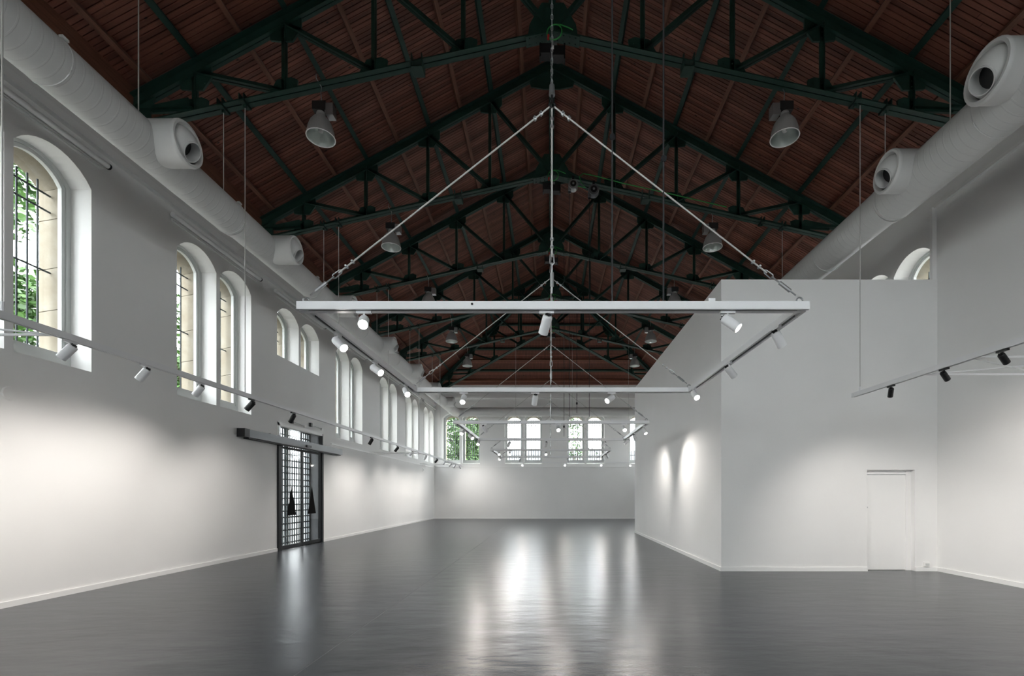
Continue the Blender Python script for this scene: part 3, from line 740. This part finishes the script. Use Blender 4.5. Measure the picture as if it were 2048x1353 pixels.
# ================================================================== HANGING LIGHTING FRAMES
FX0, FX1, FZ = -2.45, 2.55, 3.46      # beam centre lines and underside
def chain(b, p0, p1, pitch=0.055, r=0.007):
    p0, p1 = Vector(p0), Vector(p1); n = max(2, int((p1 - p0).length / pitch)); 
    for i in range(n):
        c = p0.lerp(p1, (i + .5) / n); d = (p1 - p0).normalized(); side = Vector((1, 0, 0)) if i % 2 == 0 else Vector((0, 1, 0))
        L_, W_ = pitch * .72, 0.014
        b.tube([c + d * L_ * .5 + side * W_ * .6, c + d * L_ * .72, c + d * L_ * .5 - side * W_ * .6, c - d * L_ * .5 - side * W_ * .6, c - d * L_ * .72, c - d * L_ * .5 + side * W_ * .6], r * .6, 4, True)
def sling(parent, top_, bot):
    top_, bot = Vector(top_), Vector(bot); d = (bot - top_).normalized(); L_ = (bot - top_).length
    a = top_ + d * .03; c = bot - d * .42
    b = MB(); b.cyl(a, c, 0.008, n=6); b.build('sling_wire', 'wire', parent, False, True)
    for t in (.14, .22, L_ - .60, L_ - .52):
        q = top_ + d * t; b = MB(); b.cyl(q - d * .012, q + d * .012, .02, n=6); b.box(q.x - .008, q.x + .008, q.y - .03, q.y + .03, q.z - .008, q.z + .008); b.build('wire_clip', 'steel', parent, False, True)
    sd = Vector((0, 1, 0)).cross(d).normalized(); e0 = bot - d * .44; e1 = bot - d * .36
    b = MB(); b.tube([e0 - d * .03, e0 + sd * .018, e1 + sd * .022, e1 + d * .03, e1 - sd * .022, e0 - sd * .018], .006, 5, True); b.build('thimble', 'steel', parent, False, True)
    b = MB(); b.cyl(bot - d * .36, bot - d * .05, .007, n=6); b.build('threaded_rod', 'steel', parent, False, True)
    b = MB(); b.cyl(bot - d * .26, bot - d * .12, .019, n=8); b.build('turnbuckle', 'steel', parent, False, True)
def hframe(idx, y0, y1, label, tilt=0.0):
    o = thing('lighting_frame', (XC, y0, FZ), label, 'lighting frame', 'hanging lighting frames')
    zt = FZ + .08
    def bar(x0, x1, ya, yb, nm):
        b = MB(); b.box(x0, x1, ya, yb, FZ + .018, zt)
        if x1 - x0 > yb - ya: b.box(x0, x1, ya, ya + .03, FZ, FZ + .018); b.box(x0, x1, yb - .06, yb, FZ, FZ + .018)
        else: b.box(x0, x0 + .03, ya, yb, FZ, FZ + .018); b.box(x1 - .03, x1, ya, yb, FZ, FZ + .018)
        q = b.build(nm, 'white', o, False, True)
        b = MB()
        if x1 - x0 > yb - ya: b.box(x0 + .1, x1 - .1, ya + .035, ya + .055, FZ + .004, FZ + .0175)
        else: b.box((x0 + x1) / 2 - .01, (x0 + x1) / 2 + .01, ya + .1, yb - .1, FZ + .004, FZ + .0175)
        s_ = b.build('track_slot', 'darkmetal', q); s_.location = -Vector(q.location); s_.data.transform(Matrix.Translation(-Vector(o.location)))
        return q
    bar(FX0 - .09, FX1 + .05, y0 - .06, y0 + .06, 'cross_beam'); bar(FX0 - .05, FX1 + .05, y1 - .06, y1 + .06, 'cross_beam')
    bar(FX0 - .05, FX0 + .05, y0 + .06, y1 - .06, 'side_beam'); bar(FX1 - .05, FX1 + .05, y0 + .06, y1 - .06, 'side_beam')
    b = MB(); b.box(1.60, 1.67, y0 - .02, y0 + .06, zt, zt + .045); b.build('cable_box', 'white', o, False, True)
    b = MB(); b.cyl((-.78, y0 - .0605, FZ + .05), (-.78, y0 - .066, FZ + .05), .012, n=12); b.build('bolt_hole', 'darkmetal', o, False, True)
    for yy in (y0, y1):
        top_ = Vector((XC - .03, yy, 5.55))
        for xx in (FX0 - .02, XC - .03, FX1 - .02):
            b = MB(); b.ring((xx, yy, zt + .028), (0, 1, 0) if abs(xx) > 1 else (1, 0, 0), .03, .009, 12, 6); b.build('lifting_eye', 'steel', o, True, True)
            sling(o, top_, (xx, yy, zt + .05))
        b = MB(); b.cyl(top_ + Vector((0, 0, .02)), top_ + Vector((0, 0, .1)), .012, n=8); b.tube([top_ + Vector((.03 * math.cos(a), 0, .03 * math.sin(a))) for a in [R(t) for t in range(-220, 60, 30)]], .009, 6)
        b.build('hook', 'black', o, True, True)
        b = MB(); b.cyl(top_ + Vector((0, 0, .1)), top_ + Vector((0, 0, .2)), .032, .026, n=12); b.build('hook_block', 'steel', o, True, True)
        zh = bz(0) - .56
        b = MB(); chain(b, top_ + Vector((0, 0, .2)), (XC - .03, yy, zh)); b.build('load_chain', 'steel', o, False, True)
    return o
FR = [(4.9, 8.8), (12.7, 16.6), (20.5, 24.4)]
for i, (a, c) in enumerate(FR):
    hframe(i, a, c, ('large white rectangular lighting frame hanging nearest the viewer', 'second white rectangular lighting frame, hanging in mid hall', 'third white lighting frame, hanging farthest off near the far wall')[i])
ft = thing('light_track', (0, 28.3, FZ), 'straight white cross track hung before the far wall behind the frames', 'light track', 'lighting tracks')
b = MB(); b.box(-2.3, 5.0, 28.27, 28.33, FZ, FZ + .05); b.build('track_rail', 'white', ft, False, True)
for xx in (-2.0, 1.3, 4.6):
    rod(ft, xx, 28.3, FZ + .05, rz(max(abs(xx - XC), 28.3 - YH)) - .02, 0.007)
# spotlights of the frames: (x, y, aim, along, place)
def fs(i, X, Y, aim, along, place, e=1.0, ang=74):
    spotlight(X, Y, FZ + .002, aim, 'white', 'white spotlight on the %s frame, %s' % (('nearest', 'middle', 'farthest')[i], place), 'spotlights on the %s frame' % (('nearest', 'middle', 'farthest')[i]), along, e, ang)
fs(0, -1.885, 4.9, (.25, -.85, -.6), 'x', 'glaring brightest, left on the front beam', .6)
fs(0, -.035, 4.9, (-.35, .75, -1.0), 'x', 'at the middle of the front beam, turned away')
fs(0, 1.80, 4.9, (.85, -.45, -.85), 'x', 'lit at the right of the front beam')
fs(0, FX0, 5.58, (.8, -.42, -.75), 'y', 'first along the left side beam')
fs(0, FX0, 6.76, (.85, -.42, -.6), 'y', 'second along the left side beam')
fs(0, FX0, 8.2, (.5, -.75, -.7), 'y', 'third along the left side beam, by the corner')
fs(0, FX1 - .03, 5.37, (.85, .5, -1.0), 'y', 'first along the right side beam')
fs(0, FX1 - .03, 6.81, (1.0, .5, -.9), 'y', 'second along the right side beam')
fs(0, FX1 - .03, 8.45, (.15, -.8, -.7), 'y', 'lit by the far right corner')
fs(0, -1.57, 8.8, (-.05, -.8, -.8), 'x', 'lit at the left of the rear beam', .7)
fs(0, -.27, 8.8, (-.2, .75, -1.0), 'x', 'at the middle of the rear beam, turned away')
fs(0, 1.12, 8.8, (-.75, -.6, -.6), 'x', 'lit at the right of the rear beam', .7)
fs(1, .22, 12.7, (0, -.9, -.7), 'x', 'lit at the middle of the front beam', .45)
fs(1, 1.95, 12.7, (0, -.9, -.7), 'x', 'lit at the right of the front beam', .45)
fs(1, -1.73, 12.7, (.4, .8, -.9), 'x', 'at the left of the front beam, turned away')
fs(1, FX0 + .05, 13.4, (-.3, -.75, -.7), 'y', 'first along the left side beam')
fs(1, FX0 + .05, 14.5, (.7, -.5, -.7), 'y', 'second along the left side beam')
fs(1, FX0 + .05, 16.3, (-.1, -.8, -.6), 'y', 'by the rear left corner')
fs(1, FX1, 13.15, (.8, -1.2, -2.0), 'y', 'by the front right corner', 1.3, 115)
fs(1, FX1, 14.6, (.85, 1.0, -2.0), 'y', 'second along the right side beam', 0.9, 115)
fs(1, FX1, 15.9, (-.9, .2, -.7), 'y', 'third along the right side beam')
fs(1, -1.4, 16.6, (-.5, .7, -.9), 'x', 'at the left of the rear beam')
fs(1, -.14, 16.6, (-.3, .8, -.9), 'x', 'at the middle of the rear beam')
fs(1, 1.87, 16.6, (-.7, .5, -.9), 'x', 'at the right of the rear beam')
fs(2, -2.16, 20.5, (.1, -.9, -.6), 'x', 'brightly lit at the left end of the front beam', .4)
fs(2, -1.70, 20.5, (.15, -.9, -.6), 'x', 'lit second from the left on the front beam', .4)
fs(2, -.17, 20.5, (0, -.9, -.6), 'x', 'brightly lit at the middle of the front beam', .4)
fs(2, FX0 + .1, 23.0, (-.4, -.7, -.8), 'y', 'on the left side beam')
fs(2, FX1, 21.7, (.6, .5, -.9), 'y', 'first along the right side beam')
fs(2, FX1, 23.2, (.6, .5, -.9), 'y', 'second along the right side beam')
fs(2, -1.5, 24.4, (-.5, 1.2, -.55), 'x', 'at the left of the rear beam')
fs(2, .9, 24.4, (.5, .7, -.9), 'x', 'at the middle of the rear beam')
for i, (xx, pl, aim) in enumerate(((-1.61, 'leftmost', (.03, -.9, -.45)), (.88, 'second from the left', (-.1, -.9, -.5)), (3.0, 'third from the left', (-.1, -.9, -.45)), (4.71, 'rightmost', (-.3, -.9, -.7)))):
    spotlight(xx, 28.3, FZ, aim, 'white', 'white lit spotlight on the cross track before the far wall, %s' % pl, 'spotlights on the far cross track', 'x', 0.35)

# ---- chain hoists at the truss apexes -------------------------------------------------
h0 = thing('chain_hoist', (XC, TRUSS_Y[0], bz(0) - .45), 'black chain hoist under the truss out of frame above the viewer', 'chain hoist', 'chain hoists')
b = MB(); b.box(-.22, -.02, -.09, .09, 0, .17); b.box(-.24, -.21, -.07, .07, -.05, .2); b.build('motor_housing', 'black', h0)
b = MB(); b.box(.0, .2, -.09, .09, -.04, .13); b.box(.2, .225, -.07, .07, -.09, .19); b.build('gear_housing', 'black', h0)
b = MB(); b.box(-.02, .02, -.1, -.085, .06, .12); b.build('rating_plate', 'trim', h0)
b = MB(); b.box(.02, .08, -.05, .05, .13, .22); b.build('control_box', 'steel', h0)
b = MB(); b.cyl((0, 0, .12), (0, 0, .42), .014, n=8); b.build('suspension_hook', 'steel', h0)
b = MB(); b.cyl((-.08, -.11, .22), (-.08, -.11, .30), .02, n=10); b.build('red_plug', 'redtag', h0)
b = MB(); b.ring((.03, -.13, .33), (0.15, 1, 0), .135, .011, 26, 6)
b.tube([(.0, -.12, .46), (.06, -.11, .49), (.15, -.11, .48), (.28, -.11, .43), (.36, -.1, .40)], .01, 6); b.build('cable_loop', 'rubbergreen', h0, True)
b = MB(); chain(b, (-.01, .02, 0.02), (-.01, .02, -.75), .05, .006); b.build('slack_chain', 'steel', h0)
for i, ty in enumerate(TRUSS_Y[1:]):
    c = copy_tree(h0); c.location = (XC, ty, bz(0) - .45)
    tag(c, 'black chain hoist under the apex of the %s roof truss' % ('nearest', 'second', 'third', 'fourth', 'fifth')[i], 'chain hoist', 'chain hoists')
# ---- fall arrest reels on the second truss -----------------------------------------------
def reel(xx, zz, size, m1, label, lx):
    o = thing('cable_reel', (xx, 12.55, zz), label, 'cable reel', 'cable reels on the second truss')
    b = MB(); b.lathe([(.001, -.09), (size * .95, -.09), (size, -.07), (size, .07), (size * .95, .09), (.001, .09)], axis=(0, 1, 0), n=24); b.box(-size * 1.0, -size * .45, -.06, .06, -size * 1.25, 0); b.build('reel_housing', m1, o, True)
    b = MB(); b.lathe([(size * .62, -.105), (size * .62, -.092), (.001, -.092)], axis=(0, 1, 0), n=20); b.lathe([(size * .62, -.105), (.001, -.106)], axis=(0, 1, 0), n=20); b.build('reel_face', 'black', o)
    b = MB(); b.lathe([(size * .22, -.107), (size * .2, -.115), (.001, -.115)], axis=(0, 1, 0), n=14); b.build('reel_boss', 'steel', o)
    b = MB(); b.box(-.03, .03, -.03, .03, size * .9, bz(abs(xx - XC)) - zz - .04); b.build('mounting_bracket', 'darkmetal', o)
    b = MB(); b.cyl((-size * .8, 0, -size * 1.2), (-size * .8, 0, 3.62 - zz), .006, n=6); b.build('reel_cable', 'cord', o)
    b = MB(); b.cyl((-size * .8 - .02, -.01, -size * 1.36), (-size * .8 + .04, .01, -size * 1.15), .025, n=8); b.build('cable_guide', 'darkmetal', o)
reel(0.60, 9.62, .125, 'steel', 'silver cable reel with black face under the second truss', 1137)
reel(1.13, 9.48, .14, 'grey', 'grey cable reel hung beside the silver one under the second truss', 1178)
b = MB(); b.tube([(.68, 12.55, 9.62), (.92, 12.53, 9.56), (.80, 12.54, 9.72), (.76, 12.55, 9.86), (.86, 12.58, 9.96), (1.1, 12.6, 9.93), (1.9, 12.6, 9.72), (3.2, 12.6, 9.43), (4.6, 12.6, 9.1)], .012, 6)
tag(b.build('power_cable', 'rubbergreen', None, True), 'green cable running along the second truss from the reels', 'cable')
# ---- dark hanging cords of the nearest frame -------------------------------------------------
for xx, zz, lab in ((.63, 5.22, 'dark cord with a pulley hanging to the nearest frame, left of two'), (1.15, 5.0, 'dark cord with a pulley hanging to the nearest frame, right of two')):
    o = thing('hanging_cord', (xx, 4.9, FZ + .08), lab, 'cord', 'dark cords')
    b = MB(); b.cyl((xx, 4.9, FZ + .081), (xx, 4.9, chord_z(xx)), .009, n=6); b.build('cord', 'cord', o, False, True)
    b = MB(); b.lathe([(.001, -.012), (.03, -.012), (.026, 0), (.03, .012), (.001, .012)], (xx, 4.89, zz), (0, 1, 0), 14); b.build('pulley', 'darkmetal', o, True, True)
for xx, yy, zz in ((.48, 16.6, 3.6), (.92, 16.6, 4.4)):
    b = MB(); b.cyl((xx, yy, zz), (xx, yy, chord_z(xx)), .008, n=6); b.cyl((xx, yy, zz + .3), (xx, yy, zz + .37), .03, n=8)
    tag(b.build('hanging_cord', 'cord'), 'thin dark cord hanging under the third truss, %s' % ('longer and left' if xx < .6 else 'shorter and right'), 'cord', 'dark cords')

# ================================================================== HIGH BAY LAMPS
def lamp_proto():
    o = thing('high_bay_lamp', (-4.2, TRUSS_Y[0], 8.1), 'bell shaped high bay lamp', 'lamp', 'high bay lamps')
    b = MB(); b.lathe([(.075, .40), (.085, .37), (.13, .33), (.185, .25), (.225, .13), (.245, 0.0)], n=28); b.build('bell_shade', 'lampgrey', o, True)
    b = MB(); b.lathe([(.245, 0.0), (.253, -.006), (.25, -.016), (.236, -.012), (.236, 0.0)], n=28); b.build('rim', 'trim', o, True)
    b = MB(); b.lathe([(.236, 0.0), (.215, .12), (.175, .24), (.12, .32), (.001, .36)], n=28); b.build('reflector', 'reflector', o, True)
    b = MB(); b.lathe([(.001, .08), (.035, .10), (.05, .16), (.035, .24), (.02, .34)], n=14); b.build('bulb', 'trim', o, True)
    b = MB(); b.lathe([(.075, .40), (.08, .42), (.07, .44), (.07, .46), (.001, .46)], n=18); b.build('collar', 'lampgrey', o, True)
    b = MB(); b.box(-.12, .12, -.09, .09, .45, .60); b.build('gear_box', 'black', o)
    b = MB(); b.box(.12, .25, -.08, .08, .36, .57); b.box(.10, .12, -.07, .07, .40, .52); b.build('ballast_box', 'steel', o)
    b = MB(); b.tube([(.0, 0, .60), (.01, 0, .70), (0, 0, .82), (.02, -.02, .90), (-.03, -.115, .98), (-.03, -.115, 1.06)], .008, 6); b.build('hook_wire', 'steel', o, True)
    return o
lp = lamp_proto()
first = True
for i, ty in enumerate(TRUSS_Y[1:]):
    for s in (-1, 1):
        o = lp if first else copy_tree(lp); first = False
        o.location = (XC + s * 4.22, ty, bz(4.22) - .97); o.rotation_euler = (0, 0, 0 if s < 0 else R(180))
        tag(o, 'grey bell shaped high bay lamp on the %s side of the %s roof truss' % (('left' if s < 0 else 'right'), ('nearest', 'second', 'third', 'fourth', 'fifth')[i]), 'lamp', 'high bay lamps')

# ================================================================== GLASS SLIDING DOOR IN THE LEFT WALL
dd = thing('door_2', (XL - 0.10, (DOOR_Y0 + DOOR_Y1) / 2, 0), 'black framed sliding glass door with two dark triangles in the left wall', 'door', kind='structure')
X0 = XL - 0.02
def dbox(nm, m, x0, x1, y0, y1, z0, z1, par=dd):
    b = MB(); b.box(x0, x1, y0, y1, z0, z1); q = b.build(nm, m, dd, False, True)
    return q
dbox('door_post', 'darkmetal', XL - .12, XL + .05, DOOR_Y0 - .02, DOOR_Y0 + .15, 0, 3.05)
dbox('door_post', 'darkmetal', XL - .12, XL + .03, DOOR_Y1 - .07, DOOR_Y1 + .02, 0, 3.05)
dbox('transom_frame', 'trim', XL - .10, XL + .02, DOOR_Y0, DOOR_Y1, DOOR_Z - .07, DOOR_Z + .02)
dbox('transom_frame', 'trim', XL - .10, XL + .02, DOOR_Y0, DOOR_Y0 + .07, 3.05, DOOR_Z)
dbox('transom_frame', 'darkmetal', XL - .10, XL + .02, DOOR_Y1 - .05, DOOR_Y1, 3.05, DOOR_Z)
b = MB(); b.box(XL - .07, XL - .062, DOOR_Y0 + .07, DOOR_Y1 - .05, 3.05, DOOR_Z - .07); b.build('pane', 'glass', dd, False, True)
dbox('door_lining', 'grey', XL - .60, XL - .13, DOOR_Y1 - .02, DOOR_Y1 + .01, 0, DOOR_Z)
dbox('door_lining', 'grey', XL - .60, XL - .13, DOOR_Y0 - .01, DOOR_Y0 + .02, 0, DOOR_Z)
YM = 15.06
for k, (ya, yb) in enumerate(((DOOR_Y0 + .15, YM), (YM, DOOR_Y1 - .07))):
    b = MB(); x0, x1 = XL - .06, XL - .01
    b.box(x0, x1, ya, ya + .035, .02, 3.0); b.box(x0, x1, yb - .035, yb, .02, 3.0); b.box(x0, x1, ya, yb, .02, .12); b.box(x0, x1, ya, yb, 2.93, 3.0)
    lf = b.build('sliding_leaf', 'darkmetal', dd, False, True)
    b = MB(); b.box(XL - .04, XL - .032, ya + .035, yb - .035, .12, 2.93); g = b.build('pane', 'glass', lf); g.data.transform(Matrix.Translation(-Vector(dd.location)))
    ym = (ya + yb) / 2 + (.02 if k else .03); b = MB()
    tri = [(ym - .26, .985), (ym + .26, .985), (ym, 1.87)]
    b.add([(XL - .031, yy, zz) for yy, zz in tri] + [(XL - .027, yy, zz) for yy, zz in tri], [(0, 1, 2), (3, 5, 4), (0, 3, 4, 1), (1, 4, 5, 2), (2, 5, 3, 0)])
    g = b.build('black_triangle', 'matteblack', lf); g.data.transform(Matrix.Translation(-Vector(dd.location)))
op = thing('door_operator', (XL + .1, 14.7, 3.03), 'long grey sliding door operator box above the glass door', 'door operator')
b = MB(); b.box(XL + .02, XL + .21, 12.05, 17.45, 3.03, 3.23); b.build('operator_cover', 'grey', op, False, True)
b = MB(); b.box(XL + .015, XL + .215, 11.86, 12.06, 3.025, 3.235); b.build('end_cap', 'black', op, False, True)
b = MB(); b.box(XL + .03, XL + .17, 12.1, 17.4, 3.0, 3.03); b.build('rail', 'darkmetal', op, False, True)
b = MB(); b.box(XL + .21, XL + .25, 14.85, 15.12, 3.06, 3.13); b.build('sensor', 'black', op, False, True)
b = MB(); b.tube([(XL + .1, 13.0 + .12 * i, 3.24 + .02 * math.sin(i * 1.7)) for i in range(7)], .01, 6); b.build('cable', 'cord', op, False, True)
# lattice gate outside the glass
GX = XL - 0.42
lg = thing('lattice_gate', (GX, (DOOR_Y0 + DOOR_Y1) / 2, 0), 'dark iron lattice gate of rectangular openings outside the glass door', 'gate')
nb = int((DOOR_Y1 - DOOR_Y0) / .137)
vb = MB(); vb.box(-.014, .014, -.024, .024, 0.02, DOOR_Z); vme = vb.mesh('bar', 'iron')
wb_ = MB(); wb_.box(-.016, .016, -.045, .045, 0.02, DOOR_Z); wme = wb_.mesh('bar', 'iron')
for i in range(nb + 1):
    yy = -(DOOR_Y1 - DOOR_Y0) / 2 + .06 + i * .137; obj('bar', wme if i in (0, 8, 9, 15, nb) else vme, lg, (0, yy, 0))
hb = MB(); hb.box(-.012, .012, -(DOOR_Y1 - DOOR_Y0) / 2, (DOOR_Y1 - DOOR_Y0) / 2, -.02, .02); hme = hb.mesh('bar', 'iron')
for i in range(19): obj('bar', hme, lg, (.004, 0, .12 + i * .195))
b = MB()
for yy in (-(DOOR_Y1 - DOOR_Y0) / 2, (DOOR_Y1 - DOOR_Y0) / 2 - .04): b.box(-.03, .03, yy, yy + .04, 0, DOOR_Z)
b.build('gate_frame', 'iron', lg)
pd = bpy.data.lights.new('daylight_portal', 'AREA'); pd.shape = 'RECTANGLE'; pd.size = DOOR_Y1 - DOOR_Y0; pd.size_y = DOOR_Z; pd.cycles.is_portal = True
po = bpy.data.objects.new('daylight_portal', pd); COL.objects.link(po); po.parent = dd; po.location = (-.35, 0, DOOR_Z / 2); po.rotation_euler = (R(90), 0, R(-90))
# stays above the door
for k, (yy, zz) in enumerate(((14.35, 3.72), (15.5, 3.78))):
    o = thing('wall_fitting', (XL, yy, zz), ('small black fitting with a thin arm above the near part of the door', 'small black fitting with a thin arm above the far part of the door')[k], 'fitting', 'small fittings above the door')
    b = MB(); b.box(0, .07, -.05, .05, 0, .12); b.build('housing', 'black', o)
    b = MB(); b.cyl((.04, .05, .06), (.04, .75, .02), .006, n=6); b.build('arm', 'steel', o)
    b = MB(); b.box(.0, .06, .72, .82, -.02, .05); b.build('end_clip', 'trim', o)

# ================================================================== SMALL WALL THINGS
for i, p in enumerate(PAIR_L[2:]):
    y0, y1 = p - 1.42, p + 1.5
    if i == 0: y1 = 8.34; y0 = 5.4
    o = thing('roller_blind', (XL + .07, (y0 + y1) / 2, 7.2), 'rolled up white roller blind high above the %s window pair of the left wall' % ORD[i], 'roller blind', 'roller blinds')
    b = MB(); b.cyl((XL + .075, y0, 7.27), (XL + .075, y1, 7.27), .045, n=14); b.build('fabric_roll', 'trim', o, True, True)
    b = MB(); b.cyl((XL + .075, y1, 7.27), (XL + .075, y1 + .03, 7.27), .05, n=14); b.build('end_cap', 'darkmetal', o, True, True)
    b = MB(); b.cyl((XL + .075, y0 - .03, 7.27), (XL + .075, y0, 7.27), .05, n=14); b.build('end_cap', 'trim', o, True, True)
    b = MB(); b.box(XL + .005, XL + .05, y0 + .02, y1 - .04, 7.195, 7.215); b.box(XL + .005, XL + .045, y0 + .02, y1 - .07, 7.165, 7.183); b.build('bottom_rail', 'trim', o, False, True)
b = MB(); b.lathe([(.001, .02), (.09, .02), (.1, .0)], (XL, 6.88, 3.04), (1, 0, 0), 24)
tag(b.build('blank_cover', 'wall', None, True), 'round white cover plate on the left wall near the picture edge', 'cover plate')
def small_box(nm, loc, sx, sy, sz, label, cat, group=None):
    o = thing(nm, loc, label, cat, group)
    b = MB(); b.box(-sx / 2, sx / 2, -sy / 2, sy / 2, 0, sz); b.build('housing', 'trim', o)
    b = MB()
    if sx < sy: b.box(sx / 2, sx / 2 + .006, -sy * .3, sy * .3, sz * .25, sz * .75)
    else: b.box(-sx * .3, sx * .3, -sy / 2 - .006, -sy / 2, sz * .25, sz * .75)
    b.build('face_plate', 'frame', o)
small_box('thermostat', (XL + .02, 29.3, 3.0), .04, .22, .2, 'small white box on the left wall near the far corner', 'thermostat')
small_box('wall_socket', (7.86, PY0 - .02, .10), .13, .04, .09, 'small white double socket on the box room right of the white door', 'socket')

# ================================================================== OUTSIDE
b = MB(); b.box(-70, XL - 1.1, -40, 90, -.35, -.05); b.box(XR + 1.1, 70, -40, 90, -.35, -.05); b.box(XL - 1.1, XR + 1.1, YB + 1.1, 90, -.35, -.05); b.box(XL - 1.1, XR + 1.1, -40, YF - 1.1, -.35, -.05)
tag(b.build('ground', 'pave'), 'pale paving outside around the hall', 'ground', kind='structure')
b = MB(); b.box(GX - .2, XL - .1, DOOR_Y0, DOOR_Y1, -.2, .004); tag(b.build('trim_6', 'joint'), 'grey threshold at the foot of the glass door', 'threshold', kind='structure')
def tree(x, y, h, rad, label, n=3600, cz=0.62):
    o = thing('tree', (x, y, -.05), label, 'tree', 'trees outside')
    b = MB(); b.cyl((0, 0, 0), (.1, .05, h * .45), .16, .1, n=8)
    for k in range(5):
        a = k * 1.26; b.cyl((.08, .04, h * (.3 + .03 * k)), (math.cos(a) * rad * .6, math.sin(a) * rad * .6, h * (.55 + .05 * k)), .06, .02, n=6)
    b.build('trunk', 'bark', o, True)
    b = MB(); rnd = random.Random(int(x * 10 + y * 7))
    cl = [(rnd.gauss(0, .45) * rad, rnd.gauss(0, .45) * rad, h * cz + rnd.gauss(0, .22) * h) for _ in range(max(30, n // 150))]
    for i in range(n):
        c = cl[i % len(cl)]; p = Vector((c[0] + rnd.gauss(0, .33), c[1] + rnd.gauss(0, .33), c[2] + rnd.gauss(0, .3)))
        s = rnd.uniform(.07, .15); u = Vector((rnd.gauss(0, 1), rnd.gauss(0, 1), rnd.gauss(0, .5))).normalized(); v = u.cross(Vector((rnd.gauss(0, 1), rnd.gauss(0, 1), 1))).normalized()
        b.add([p - u * s, p + v * s * .5, p + u * s, p - v * s * .5], [(0, 1, 2, 3)])
    b.build('foliage', 'leaf', o)
tree(-13.4, 12.4, 9.2, 1.5, 'bright green leafy tree outside the nearest left windows', 7000, .66)
tree(-13.4, 17.8, 8.6, 1.5, 'green leafy tree outside the second pair of left windows', 6000, .66)
tree(-7.0, 40.5, 9.4, 2.7, 'dense green tree outside the left pair of far windows', 24000, .58)
tree(2.3, 43.0, 9.0, 0.9, 'thin green tree outside the third pair of far windows', 1500, .9)
def house(x0, x1, y0, y1, h, m, label, face):
    o = thing('house', ((x0 + x1) / 2, (y0 + y1) / 2, -.05), label, 'house', 'houses outside'); W, D = (x1 - x0) / 2, (y1 - y0) / 2
    b = MB(); b.box(-W, W, -D, D, 0, h); b.build('house_wall', m, o)
    b = MB(); b.add([(-W - .3, -D - .3, h), (W + .3, -D - .3, h), (W + .3, D + .3, h), (-W - .3, D + .3, h), (-W - .3 if W > D else 0, 0 if W > D else -D - .3, h + 2), (W + .3 if W > D else 0, 0 if W > D else D + .3, h + 2)], [(0, 1, 5, 4), (2, 3, 4, 5), (1, 2, 5), (3, 0, 4), (0, 3, 2, 1)] if W > D else [(1, 2, 5, 4), (3, 0, 4, 5), (0, 1, 4), (2, 3, 5), (0, 3, 2, 1)])
    b.build('roof', 'roofslate', o)
    for k in range(4):
        for zz in (1.2, 4.2):
            if zz + 1.6 > h: continue
            b = MB(); t = -.75 + .5 * k
            if face == 'y': b.box(W * t - .5, W * t + .5, -D - .03, -D + .05, zz, zz + 1.5)
            else: b.box(W - .05, W + .03, D * t - .5, D * t + .5, zz, zz + 1.5)
            b.build('house_window', 'houseglass', o)
house(-29, -21, -2, 30, 7.0, 'housewall', 'pale house with dark slate roof outside the left windows', 'x')
house(-6, 14, 56, 66, 5.2, 'brick', 'low reddish brick house seen far beyond the far windows', 'y')

SC.cycles.adaptive_threshold = 0.03
SC.cycles.max_bounces = 8
SC.cycles.diffuse_bounces = 5
SC.cycles.glossy_bounces = 3
SC.cycles.transparent_max_bounces = 12
SC.cycles.sample_clamp_indirect = 6.0
